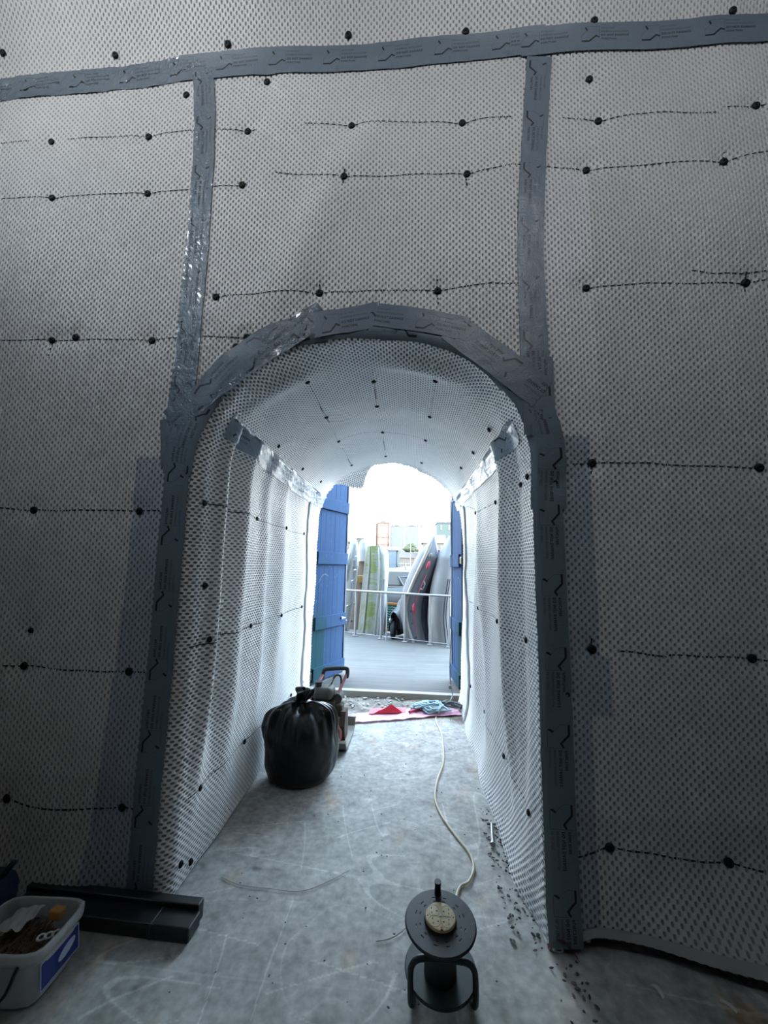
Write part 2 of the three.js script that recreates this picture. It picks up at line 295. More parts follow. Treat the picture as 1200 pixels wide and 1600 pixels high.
const tv = struct('tunnel_ceiling', 'arched ceiling of the passage lined with white dimpled membrane');
sheet('membrane_panel', tv, { a0: SA, a1: SB, b0: -0.02, b1: 3.25, pos: tun, sgn: -1, depth: 0.006, keep: tunKeep, hole: 1.2, pit: PITT, land: LANDT });

// ---------- the room behind the photographer ----------
const ceil = struct('ceiling', 'membrane lined vault over the room, starting above the level tape');
sheet('membrane_panel', ceil, { a0: X0, a1: X1, b0: TOP - 0.02, b1: TOP + 1.05, pos: front, tint: tintF });
{ // the rest of the vault, plain, and its thickness
  const prof = (t, o) => { const a = t * Math.PI; return a <= Math.PI / 2 ? [CV.R * (1 - Math.cos(a)) + 0.25 * Math.sin(a) - o * Math.cos(a), TOP + (CV.H + o) * Math.sin(a)] : [6.5 - CV.R * (1 + Math.cos(a)) - 0.25 * Math.sin(a) - o * Math.cos(a), TOP + (CV.H + o) * Math.sin(a)]; };
  const ring = []; for (let i = 0; i <= 40; i++) ring.push(prof(i / 40, 0.03)); const outer = []; for (let i = 40; i >= 0; i--) outer.push(prof(i / 40, 0.28));
  const g = prism([...ring, ...outer].map(([z, y]) => [-z, y]), 7.2); g.rotateY(Math.PI / 2); g.translate(-3.8, 0, 0); obj('vault_shell', g, mats.plaster, ceil);
}
const wallMat = M([0.34, 0.34, 0.33], 0.85, { bumpMap: noiseTex, bumpScale: 0.004 });
{
  const back = structMesh('wall_back', bx(7.4, 6.4, 0.3, -0.25, 2.9, 6.65, 0), wallMat);
  structMesh('wall_room_right', bx(0.3, 6.5, 7.0, 3.2, 2.95, 3.35, 0), wallMat);
  const s = new THREE.Shape([[0.0, -0.3], [-7.0, -0.3], [-7.0, 6.3], [0.0, 6.3]].map((p) => new THREE.Vector2(...p))); const h = new THREE.Path([[-1.2, 4.0], [-1.2, 4.9], [-2.2, 4.9], [-2.2, 4.0]].map((p) => new THREE.Vector2(...p))); s.holes.push(h);
  const g = new THREE.ExtrudeGeometry(s, { depth: 0.3, bevelEnabled: false }); g.rotateY(Math.PI / 2); g.translate(-3.85, 0, 0); structMesh('wall_room_left', g, wallMat);
  const w = struct('window_1', 'high window in the side wall of the room'); w.position.set(-3.7, 4.45, 1.7); w.scale.set(1, 0.474, 0.714);
  obj('window_frame', [bx(0.07, 1.9, 0.06, 0, 0, -0.67), bx(0.07, 1.9, 0.06, 0, 0, 0.67), bx(0.07, 0.06, 1.4, 0, 0.92, 0), bx(0.07, 0.06, 1.4, 0, -0.92, 0), bx(0.06, 1.9, 0.04, 0, 0, 0), bx(0.06, 0.04, 1.4, 0, 0, 0)], M([0.6, 0.6, 0.58], 0.5), w);
  obj('pane', new THREE.PlaneGeometry(1.34, 1.84).rotateY(Math.PI / 2), MP(0xffffff, 0.02, { transmission: 1, thickness: 0, side: THREE.DoubleSide }), w);
}

// floor
const floorTex = dataTex(1536, 1536, (u, v) => {
  const x = u * 7, y = v * 10; let c = 166 + 34 * fbm(x * 0.9, y * 0.9, 3) + 36 * fbm(x * 4.5, y * 4.5, 3) + 20 * N3(x * 13, y * 13, 5) + 24 * N3(x * 32, y * 32) + 14 * N3(x * 80, y * 80);
  for (let k = 0; k < 3; k++) { const a = 0.4 + k * 1.3, p = x * Math.cos(a) + y * Math.sin(a), q = -x * Math.sin(a) + y * Math.cos(a), l = Math.abs(N3(p * 0.7 + 0.2 * N3(q * 2, k), q * 4.2, 30 + k * 5)); if (l < 0.012 && N3(p * 1.8, q * 1.8, k * 3) > 0.06) c += 26; }
  const st = fbm(x * 1.7 + 9, y * 1.3 + 4, 3); let r = 0; if (st > 0.16) { c -= 60 * (st - 0.16); r = 30 * (st - 0.16); }
  const ru = fbm(x * 3.3 + 30, y * 2.1, 3); if (ru > 0.22) { r += 160 * (ru - 0.22); c -= 90 * (ru - 0.22); }
  const sc = Math.abs(N3(x * 1.1 + 0.35 * N3(y * 1.3, x), y * 1.7, 8)); if (sc < 0.004) c += 14; const s2 = Math.abs(N3(x * 1.9 + y, y * 0.6 - x * 0.7, 21)); if (s2 < 0.003) c += 14;
  const dk = N3(x * 11, y * 17, 14); if (dk > 0.52) c -= 140 * (dk - 0.52);
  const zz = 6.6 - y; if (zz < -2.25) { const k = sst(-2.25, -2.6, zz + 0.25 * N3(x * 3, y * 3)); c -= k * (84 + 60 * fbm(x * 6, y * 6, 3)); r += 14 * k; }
  return [c + r * 0.9 + 2, c + r * 0.25 + 1, c - r * 0.3 - 3];
}, true);
const floorBump = dataTex(512, 512, (u, v) => 128 + 70 * fbm(u * 30, v * 40, 4) + 40 * N3(u * 160, v * 200));
{
  const g = gridGeo(70, 100, (u, v) => { const x = -3.7 + 7 * u, z = 6.6 - 10 * v; let y = 0.006 * N3(x * 1.5, z * 1.5) - 0.003; if (z < -2.65) y += 0.025 * N3(x * 5, z * 5) * sst(-2.65, -2.8, z); return V3(x, y, z); });
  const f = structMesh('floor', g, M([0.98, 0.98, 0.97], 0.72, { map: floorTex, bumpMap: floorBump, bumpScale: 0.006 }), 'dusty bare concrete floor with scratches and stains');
}

// ---------- added lamps, out of view, to brighten the upper wall evenly ----------
for (const [px, pz, tx, label] of [[-1.9, 2.3, -1.5, 'added flood light, out of view, brightening the upper wall at the window side'], [0.9, 2.7, 0.8, 'added flood light, out of view, brightening the upper wall away from the window']]) {
  const t = thing('added_flood_light', label, 'lamp', [px, 4.95, pz]), head = new THREE.Group(); head.name = 'head'; t.add(head);
  obj('housing', [bx(0.34, 0.24, 0.10, 0, 0, -0.07, 0.02), bx(0.36, 0.26, 0.03, 0, 0, -0.015, 0.01)], mats.blackPlastic, head);
  obj('lens', bx(0.30, 0.20, 0.012, 0, 0, 0.004, 0.003), M(0xffffff, 0.3, { emissive: 0xfff1dc, emissiveIntensity: 3 }), head);
  obj('bracket', [bar([-0.19, 0, 0], [-0.19, 0.28, 0], 0.012), bar([0.19, 0, 0], [0.19, 0.28, 0], 0.012), bar([-0.19, 0.28, 0], [0.19, 0.28, 0], 0.012), bar([0, 0.28, 0], [0, 0.99, 0], 0.012)], mats.steel, t);
  const aim = V3(tx, 4.05, 0), dir = aim.clone().sub(t.position).normalize(); head.quaternion.setFromUnitVectors(V3(0, 0, 1), dir);
  const spot = new THREE.SpotLight(0xf3f6ff, 9.8, 0, 0.9, 1.0, 2); spot.position.copy(t.position).addScaledVector(dir, 0.03); spot.target.position.copy(aim); spot.castShadow = true; spot.shadow.radius = 5; spot.shadow.mapSize.set(1024, 1024);
  scene.add(spot, spot.target);
}

// ---------- tapes ----------
function tape(label, pos, path, width, { sgn = 1, lift = 0.004, flip = false, u0 = 0, anchor = 0, crink = 1, a0 = X0, b0 = 0, group, mat } = {}) {
  let L = 0; const pts = path.map((p, i) => { if (i) L += Math.hypot(p[0] - path[i - 1][0], p[1] - path[i - 1][1]); return [p[0], p[1], L]; });
  const n = Math.ceil(L / 0.009), m = 12, ph = rnd() * 30, cut = rr(-0.012, 0.012), cut2 = rr(-0.012, 0.012);
  const cache = [];
  for (let j = 0; j <= m; j++) for (let i = 0; i <= n; i++) {
    const across = (j / m - 0.5) * width, l0 = L * i / n, l = l0 + (i === 0 ? cut * across / width : i === n ? cut2 * across / width : 0);
    let k = 0; while (k < pts.length - 2 && pts[k + 1][2] < l0) k++;
    const A = pts[k], B = pts[k + 1], len = B[2] - A[2], t = (l - A[2]) / len;
    const dirs = [k, Math.max(0, k - 1), Math.min(pts.length - 2, k + 1)].map((q) => [(pts[q + 1][0] - pts[q][0]) / (pts[q + 1][2] - pts[q][2]), (pts[q + 1][1] - pts[q][1]) / (pts[q + 1][2] - pts[q][2])]);
    const tc = Math.min(1, Math.max(0, t)), w2 = tc > 0.5 ? tc - 0.5 : 0, w1 = tc < 0.5 ? 0.5 - tc : 0; let dx = dirs[0][0] * (1 - w1 - w2) + dirs[1][0] * w1 + dirs[2][0] * w2, dy = dirs[0][1] * (1 - w1 - w2) + dirs[1][1] * w1 + dirs[2][1] * w2; const dl = Math.hypot(dx, dy); dx /= dl; dy /= dl;
    const edge = 0.003 * N3(l * 14, j > m / 2 ? 1 : 9, ph), a = A[0] + (B[0] - A[0]) * t - dy * (across + (j === 0 || j === m ? edge : 0)), b = A[1] + (B[1] - A[1]) * t + dx * (across + (j === 0 || j === m ? edge : 0));
    const p = pos(a, b), u = pos(a + 0.006, b).sub(p), v = pos(a, b + 0.006).sub(p), N = u.cross(v).normalize();
    const cr = 0.0012 * crink * N3(l * 22, across * 40, ph) + 0.002 * crink * Math.max(0, N3(l * 7, across * 9, ph + 4)), em = crink > 1.3 && inPit(a, b, a0, b0) ? -0.0012 * Math.min(2, crink) : 0;
    p.addScaledVector(N, sgn * (lift + cr + em)); cache.push([p, [u0 + l / 0.315, anchor ? Math.max(0.02, 1 - (width / 2 - across) / 0.125) : (j / m)]]);
  }
  const g = gridGeo(n, m, (x, y) => cache[Math.round(y * m) * (n + 1) + Math.round(x * n)][0], (x, y) => cache[Math.round(y * m) * (n + 1) + Math.round(x * n)][1]);
  const o = obj('tape_strip', g, mat ?? (flip ? tapeMR : tapeM)); return tag(o, label, 'tape', group);
}
tape('crinkled shiny end of the long level tape above the left panel', front, [[-3.353,4.319], [-2.735,4.312], [-2.566,4.324], [-1.941,4.332], [-1.273,4.368]], 0.155, { anchor: 1, crink: 3.6, u0: 0.1, mat: shinyM });
tape('long level grey tape across the wall above the arch', front, [[-1.414,4.363], [-0.879,4.356], [-0.211,4.347], [0.216,4.343], [0.665,4.348]], 0.165, { anchor: 1, u0: 0.35, lift: 0.006 });
tape('end of the level grey tape rising over the right panel', front, [[0.535,4.336], [0.833,4.339], [1.325,4.328], [1.92,4.313], [2.399,4.293]], 0.165, { anchor: 1, u0: 0.05, lift: 0.008 });
tape('upright grey tape on the wall left of the arch, creased and shiny', front, [[-1.272,4.359], [-1.229,4.04], [-1.215,3.703], [-1.214,3.262], [-1.212,2.918], [-1.207,2.552], [-1.22,2.177]], 0.128, { crink: 1.7, lift: 0.007, mat: shinyM });
tape('upright grey tape on the wall right of the arch', front, [[0.634,4.242], [0.602,3.809], [0.572,3.428], [0.556,3.063], [0.558,2.715], [0.566,2.349]], 0.13, { lift: 0.009 });
tape('short upright tape patch at the right shoulder of the arch', front, [[0.571,2.513], [0.571,2.317], [0.571,2.12]], 0.145, { lift: 0.011, flip: true, u0: 0.3 });
tape('short tape patch with square corners at the left shoulder of the arch', front, [[-1.211,1.975], [-1.239,2.228]], 0.155, { lift: 0.006, u0: 0.2 });
tape('long diagonal tape climbing the left shoulder of the arch', front, [[-1.257,2.204], [-1.06,2.381], [-0.769,2.595], [-0.482,2.783]], 0.14, { crink: 1.7, lift: 0.011, u0: 0.6, mat: shinyM });
tape('first straight tape over the crown of the arch', front, [[-0.532,2.706], [-0.202,2.763]], 0.135, { crink: 0.5, lift: 0.013, u0: 0.95 });
tape('second straight tape over the crown of the arch', front, [[-0.216,2.76], [0.019,2.721], [0.235,2.67]], 0.125, { crink: 0.5, lift: 0.015, u0: 0.4 });
tape('diagonal tape falling down the right shoulder of the arch', front, [[0.165,2.682], [0.364,2.518], [0.589,2.323]], 0.16, { crink: 0.9, lift: 0.014, flip: true, u0: 0.7 });
{ // the ring of short tapes folded round the lip of the arch
  const cuts = [1.98, 2.33, 2.66, 2.98, 3.33, 3.66, 3.98, 4.28, 4.62], say = ['lowest on the left', 'second up on the left', 'third up on the left', 'just left of the crown', 'just right of the crown', 'third up on the right', 'second up on the right', 'lowest on the right'];
  for (let i = 0; i < 8; i++) { const a = cuts[i] - 0.05, b = cuts[i + 1] + 0.03, sl = rr(-0.015, 0.015);
    tape('short tape folded round the arch lip, ' + say[i], tun, [[a, -0.045 + sl], [(a + b) / 2, -0.05], [b, -0.045 - sl]], 0.15, { sgn: -1, lift: 0.008 + 0.002 * (i % 2), crink: 1.2, u0: rnd(), flip: i % 2 === 0, a0: 0.01, b0: -0.05 }); }
}
tape('long grey tape down the left jamb of the passage', tun, [[-0.02, -0.048], [0.5, -0.05], [1.0, -0.05], [1.5, -0.05], [2.06, -0.052]], 0.125, { sgn: -1, lift: 0.009, crink: 0.8, a0: 0.01, b0: -0.05 });
tape('long grey tape down the right jamb of the passage', tun, [[4.42, -0.035], [5.0, -0.04], [5.6, -0.042], [STOT - 0.02, -0.045]], 0.125, { sgn: -1, lift: 0.009, crink: 0.8, u0: 0.4, a0: 0.01, b0: -0.05 });
tape('silvery seam tape, coloured lighter for sky sheen, along the left of the passage ceiling', tun, [[SA + 0.02, 0.16], [SA, 0.8], [SA - 0.02, 1.5], [SA - 0.02, 2.2], [SA, 2.9]], 0.15, { sgn: -1, lift: 0.006, crink: 2.2, mat: seamSheenM, a0: 0.01, b0: -0.05 });
tape('seam tape coloured lighter for sky sheen along the right of the passage ceiling', tun, [[SB, 2.95], [SB, 2.2], [SB + 0.01, 1.5], [SB + 0.02, 0.8], [SB + 0.02, 0.14]], 0.14, { sgn: -1, lift: 0.006, crink: 2.2, mat: seamSheenM, a0: 0.01, b0: -0.05 });
{ // edging strips near the far end of both passage sides
  for (const [s0, s1, l] of [[0.02, 2.15, 'pale edging strip down the far end of the left passage side'], [STOT - 0.02, 4.3, 'wavy pale edging strip down the far end of the right passage side']]) {
    const pts = []; for (let i = 0; i <= 40; i++) { const s = s0 + (s1 - s0) * i / 40, d = 2.32 + 0.03 * Math.sin(i * 0.55) + 0.012 * Math.sin(i * 1.7), p = tun(s, d), q = tun(s, d + 0.1), n = V3(q.z - p.z, 0, 0); pts.push(p.add(V3((s0 < 1 ? 1 : -1) * 0.012, 0, 0))); }
    tag(obj('edging_strip', tube(pts, 0.012, 120, 6), MP([0.55, 0.55, 0.54], 0.35)), l, 'trim strip');
  }
}

// ---------- plugs ----------
const plugGeo = (() => { const p = [[0.0001, 0.006], [0.004, 0.006], [0.0045, 0.010], [0.009, 0.0105], [0.016, 0.008], [0.0195, 0.003], [0.0195, 0], [0.008, -0.004], [0.006, -0.02], [0.0001, -0.03]].map((q) => new THREE.Vector2(...q)); const g = new THREE.LatheGeometry(p, 14); return g; })();
const plug0 = new THREE.Mesh(plugGeo, mats.plug); plug0.name = 'membrane_plug'; sh(plug0);
function plug(pos, a, b, label, group, sgn = 1, size = 1) {
  const m = plug0.clone(); m.name = numbered('membrane_plug'); const p = pos(a, b), N = pos(a + 0.02, b).sub(p).cross(pos(a, b + 0.02).sub(p)).normalize().multiplyScalar(sgn);
  m.position.copy(p).addScaledVector(N, 0.002); m.quaternion.setFromUnitVectors(V3(0, 1, 0), N); m.rotateY(a * 9); m.scale.set(size * (0.95 + 0.1 * rnd()), 1, size * (0.95 + 0.1 * rnd())); scene.add(m); m.castShadow = m.receiveShadow = true; return tag(m, label, 'plug', group);
}
const ORD = ['first', 'second', 'third', 'fourth', 'fifth', 'sixth', 'seventh', 'eighth', 'ninth', 'tenth'];
for (const [say, pts] of plugRows) pts.forEach((p, i) => plug(front, p[0], p[1], 'black plug, ' + ORD[i] + ' from left ' + say, 'black plugs on the front wall', 1, say.includes('beside the left') && (i === 1 || i === 4) ? 0.65 : 1));
plug(front, ...[0.895,4.099], 'lone black plug tucked under the level tape on the right panel', 'black plugs on the front wall');
{ const p = [-1.897,1.145]; plug(front, p[0], p[1], 'small black plug in a torn white ring, low on the left panel', 'black plugs on the front wall', 1, 0.7); }
[[16,93]].length;
[[-2.534,4.55], [-1.817,4.489], [-1.119,4.487], [-0.416,4.495], [0.242,4.451], [0.924,4.442], [1.624,4.436]].forEach((p, i) => plug(front, p[0], Math.max(p[1] - 0.01, TOP - 0.02), 'black plug peeping over the level tape, ' + ORD[i] + ' from the left', 'black plugs above the level tape'));
const vrow = (say, group, pts) => pts.forEach((p, i) => plug(tun, p[0], tunD(p[0], p[1]), 'black plug ' + say + ', ' + ORD[i] + ' from the front', group, -1, 0.8));
vrow('in the upper row of the left passage side', 'black plugs on the left passage side', [[1.794,-0.051], [1.799,-0.755], [1.794,-1.365], [1.804,-2.068]]);
vrow('in the waist high row of the left passage side', 'black plugs on the left passage side', [[1.112,-0.14], [1.092,-0.732], [1.082,-1.378], [1.077,-2.111]]);
vrow('in the low row of the left passage side', 'black plugs on the left passage side', [[0.112,-0.099], [0.058,-0.193], [0.38,-0.212], [0.356,-0.799]]);
vrow('beside the rubbish bag on the left passage side', 'black plugs on the left passage side', [[0.292,-1.937], [0.283,-2.378]]);
vrow('alone in the middle of the left fold', 'black plugs on the left passage side', [[1.38,-0.102]]);
vrow('in the left line of the passage ceiling', 'black plugs on the passage ceiling', [[2.808,-0.287], [2.801,-0.909], [2.789,-1.555], [2.783,-2.479]]);
vrow('in the crown line of the passage ceiling', 'black plugs on the passage ceiling', [[3.212,-0.462], [3.201,-0.875], [3.201,-1.526], [3.182,-2.375]]);
vrow('in the right line of the passage ceiling', 'black plugs on the passage ceiling', [[3.61,-0.348], [3.604,-0.962], [3.591,-1.621], [3.579,-2.515]]);
vrow('above the left seam tape', 'black plugs on the passage ceiling', [[2.373,-0.857], [2.367,-1.55], [2.401,-2.286]]);
vrow('above the right seam tape', 'black plugs on the passage ceiling', [[4.057,-0.488], [4.034,-1.077], [4.001,-1.692]]);
vrow('in the upper row of the right passage side', 'black plugs on the right passage side', [[4.479,-0.085], [4.493,-0.206], [4.479,-0.869], [4.464,-1.52], [4.241,-2.627]]);
vrow('in the waist high row of the right passage side', 'black plugs on the right passage side', [[5.268,-0.183], [5.259,-0.789], [5.244,-1.446]]);
vrow('in the low row of the right passage side', 'black plugs on the right passage side', [[6.034,-0.182], [6.024,-0.709], [6.005,-1.383], [6.005,-2.027]]);
{ const T = (p) => [p[0], tunD(p[0], p[1])];
  for (const [par, q] of [[tv, [[2.808,-0.287], [2.801,-0.909], [2.789,-1.555], [2.783,-2.479]]], [tv, [[3.212,-0.462], [3.201,-0.875]]], [tv, [[3.61,-0.348], [3.604,-0.962]]], [tv, [[2.789,-1.555], [3.201,-1.526], [3.591,-1.621]]], [tv, [[3.201,-1.526], [3.182,-2.375]]],
    [wl, [[1.794,-0.051], [1.799,-0.755], [1.794,-1.365], [1.794,-2.324]]], [wl, [[1.092,-0.043], [1.092,-0.732], [1.082,-1.378], [1.068,-2.476]]], [wl, [[0.38,-0.104], [0.38,-0.212], [0.356,-0.799], [0.292,-1.937]]],
    [wr, [[5.268,-0.183], [5.259,-0.789], [5.244,-1.446], [5.259,-2.204]]], [wr, [[6.034,-0.182], [6.024,-0.709], [6.005,-1.383], [6.005,-2.027]]], [wr, [[4.479,-0.869], [4.464,-1.52], [4.283,-2.254]]]]) drawn('marker_line', par, tun, q.map(T), 0.006, 0.01, -0.05, -1, 0.003);
}

// ---------- things on the floor ----------
{ // cable reel lying with its axis upright on a bent tube stand
  const t = thing('cable_reel', 'black open cable reel lying on its tube stand with a cream socket face', 'cable reel', [0.102, 0, 0.25]);
  const blk = MP([0.020, 0.023, 0.027], 0.42), green = MP([0.022, 0.036, 0.034], 0.5), cream = M([0.55, 0.43, 0.24], 0.5);
  const tilt = new THREE.Group(); tilt.name = 'drum'; tilt.position.set(-0.002, 0.25, 0.005); tilt.rotation.x = 0.10; t.add(tilt);
  const flange = (R, slots) => { const s = new THREE.Shape(); s.absarc(0, 0, R, 0, Math.PI * 2, false); for (const [r, off] of slots ? [[0.088, 0.13], [0.073, 0.13]] : []) for (let k = 0; k < 6; k++) for (const q of [-1, 1]) { const a = k * Math.PI / 3 + Math.PI / 6 + q * 0.235, h = new THREE.Path(), c = [r * Math.cos(a), r * Math.sin(a)], tx = -Math.sin(a), ty = Math.cos(a), l = r > 0.08 ? 0.0075 : 0.006, hw = 0.0024; h.moveTo(c[0] + tx * l - ty * -hw, c[1] + ty * l + tx * -hw); h.lineTo(c[0] - tx * l - ty * -hw, c[1] - ty * l + tx * -hw); h.lineTo(c[0] - tx * l + ty * -hw, c[1] - ty * l - tx * -hw); h.lineTo(c[0] + tx * l + ty * -hw, c[1] + ty * l - tx * -hw); s.holes.push(h); }
    const g = new THREE.ExtrudeGeometry(s, { depth: 0.004, bevelEnabled: true, bevelSize: 0.0015, bevelThickness: 0.0015, bevelSegments: 2, curveSegments: 40 }); g.rotateX(-Math.PI / 2); return g; };
  const rim = new THREE.TorusGeometry(0.122, 0.004, 8, 64).rotateX(Math.PI / 2);
  obj('flange', [flange(0.121, true), rim], blk, tilt);
  obj('flange', [flange(0.124, false).translate(0.004, -0.19, -0.03), new THREE.TorusGeometry(0.125, 0.0045, 8, 64).rotateX(Math.PI / 2).translate(0.004, -0.19, -0.03)], green, tilt);
  obj('core', [new THREE.CylinderGeometry(0.050, 0.058, 0.19, 32).translate(0.002, -0.095, -0.014)], green, tilt);
  const face = obj('socket_face', (() => { const g = new THREE.LatheGeometry([[0.0001, 0.022], [0.05, 0.022], [0.0545, 0.0185], [0.055, 0.004]].map((q) => new THREE.Vector2(...q)), 48); return g; })(), cream, tilt);
  obj('face_skirt', new THREE.CylinderGeometry(0.0555, 0.058, 0.013, 48, 1, true).translate(0, 0.0095, 0), blk, tilt);
  const hole = [], arc = [];
  for (const [cx, cz, r] of [[-0.024, -0.018, 1], [0.024, -0.018, -1], [-0.021, 0.020, 1], [0.022, 0.020, -1]]) { hole.push(bx(0.0032, 0.002, 0.005, cx - r * 0.007, 0.0222, cz - 0.008, 0), bx(0.0032, 0.002, 0.005, cx - r * 0.006, 0.0222, cz + 0.008, 0), bx(0.006, 0.002, 0.003, cx + r * 0.012, 0.0222, cz + 0.001, 0)); arc.push(new THREE.TorusGeometry(0.021, 0.0005, 4, 32).rotateX(Math.PI / 2).translate(cx, 0.0222, cz)); }
  for (const q of [[-0.045, 0.002], [0.045, 0.002]]) hole.push(new THREE.CylinderGeometry(0.0022, 0.0022, 0.002, 8).translate(q[0], 0.0222, q[1]));
  obj('socket_hole', hole, mats.blackPlastic, face); obj('socket_outline', arc, M([0.3, 0.24, 0.14], 0.6), face);
  obj('reset_button', bx(0.007, 0.006, 0.011, 0.002, 0.0235, 0.047, 0.001), M([0.35, 0.02, 0.015], 0.4), face);
  obj('centre_screw', new THREE.CylinderGeometry(0.005, 0.005, 0.003, 16).translate(0, 0.0228, 0), M([0.4, 0.4, 0.38], 0.4), face);
  obj('winding_knob', [new THREE.CylinderGeometry(0.0115, 0.0125, 0.042, 12).translate(-0.004, 0.027, -0.102), new THREE.CylinderGeometry(0.013, 0.013, 0.006, 20).translate(-0.004, 0.049, -0.102)], mats.blackPlastic, tilt);
  const st = obj('stand', tube([[-0.085, 0.012, -0.16], [-0.092, 0.012, -0.06], [-0.098, 0.012, 0.02], [-0.103, 0.020, 0.036], [-0.105, 0.045, 0.040], [-0.106, 0.11, 0.040], [-0.100, 0.140, 0.040], [-0.078, 0.158, 0.038], [-0.03, 0.163, 0.036], [0.03, 0.163, 0.036], [0.085, 0.158, 0.034], [0.108, 0.140, 0.032], [0.116, 0.11, 0.030], [0.117, 0.045, 0.026], [0.115, 0.020, 0.020], [0.108, 0.012, 0.004], [0.092, 0.012, -0.06], [0.082, 0.012, -0.16]], 0.0105, 160, 10), MP([0.02, 0.03, 0.03], 0.45), t);
  obj('cross_tube', bar([-0.082, 0.012, -0.16], [0.08, 0.012, -0.16], 0.0105), MP([0.02, 0.03, 0.03], 0.45), t);
}
{
  const P = [[0.231,0,-2.455], [0.214,0,-2.252], [0.245,0,-1.963], [0.23,0,-1.489], [0.165,0,-1.184], [0.141,0,-0.964], [0.171,0,-0.788], [0.238,0,-0.618], [0.296,0,-0.489], [0.305,0,-0.387], [0.27,0,-0.293], [0.209,0,-0.223]].map((p) => V3(p[0], 0.009, p[2]));
  P.unshift(V3([0.463,-2.711][0], 0.05, [0.463,-2.711][1]), V3([0.337,-2.578][0], 0.06, [0.337,-2.578][1])); P.push(V3(0.135, 0.05, 0.13), V3(0.128, 0.11, 0.19), V3(0.10, 0.13, 0.215));
  tag(obj('extension_cable', tube(P, 0.0065, 220, 8), MP([0.66, 0.60, 0.42], 0.45)), 'cream extension cable snaking along the passage floor to the reel', 'cable');
}
{ // refuse sack
  const t = thing('rubbish_bag', 'full black plastic rubbish sack tied at the neck beside the left wall', 'bag', [-0.815, 0, -1.13], 0.2);
  const prof = [[0, 0], [0.10, 0.001], [0.175, 0.005], [0.205, 0.03], [0.222, 0.10], [0.238, 0.20], [0.245, 0.30], [0.240, 0.38], [0.215, 0.445], [0.15, 0.485], [0.06, 0.495], [0.022, 0.50]].map((q) => new THREE.Vector2(...q)), sp = new THREE.SplineCurve(prof);
  const bagM = MP([0.004, 0.004, 0.005], 0.36, { side: THREE.DoubleSide, specularIntensity: 0.45, clearcoat: 0.28, clearcoatRoughness: 0.14 });
  const g = gridGeo(150, 90, (u, v) => { const a = u * Math.PI * 2, q = sp.getPoint(v); let r = q.x, y = q.y; const top = sst(0.22, 0.47, y) * sst(0.015, 0.08, r), c = Math.cos(a), s = Math.sin(a);
    r *= 1 + top * (0.07 * Math.sin(11 * a + 1.5 * Math.sin(a * 2)) + 0.05 * Math.sin(23 * a + 2 * Math.sin(3 * a))) + sst(0.02, 0.1, y) * (0.09 * N3(c * 1.3, s * 1.3, y * 5) + 0.04 * N3(c * 3 + 5, s * 3, y * 9) + 0.018 * (0.5 - Math.abs(N3(c * 5, s * 5, y * 16 + 3))));
    r *= 1 + 0.10 * Math.max(0, Math.cos(a - 0.1)) * sst(0.35, 0.1, y) * sst(0.0, 0.06, y);
    y += top * 0.03 * Math.sin(3 * a + 0.5) + (q.x > 0.03 && q.y > 0.3 ? 0.02 * N3(c * 2, s * 2, 5) : 0);
    return V3(r * c * 1.04, Math.max(0.001, y), r * s * 0.92); });
  const b = obj('sack', g, bagM, t);
  const k = gridGeo(40, 26, (u, v) => { const a = u * Math.PI * 2, y = 0.475 + v * 0.125; let r = 0.030 - 0.014 * Math.sin(Math.min(1, v * 2.2) * Math.PI) + 0.016 * sst(0.4, 0.85, v); r *= (1 + 0.3 * Math.sin(5 * a + v * 3)) * (v > 0.98 ? 0.3 : 1); return V3(r * Math.cos(a) * 1.3 + 0.02 * v, y + 0.012 * Math.sin(2 * a), r * Math.sin(a) + 0.01 * v); });
  obj('tied_neck', k, bagM, t);
  obj('knot', new THREE.TorusGeometry(0.024, 0.011, 8, 24).rotateX(Math.PI / 2).rotateZ(0.2).translate(0.004, 0.512, 0), bagM, t);
  obj('neck_ear', [tube([[0.0, 0.505, 0.01], [-0.05, 0.515, 0.02], [-0.10, 0.500, 0.03], [-0.14, 0.47, 0.03]], 0.013, 24, 8)], bagM, t);
}
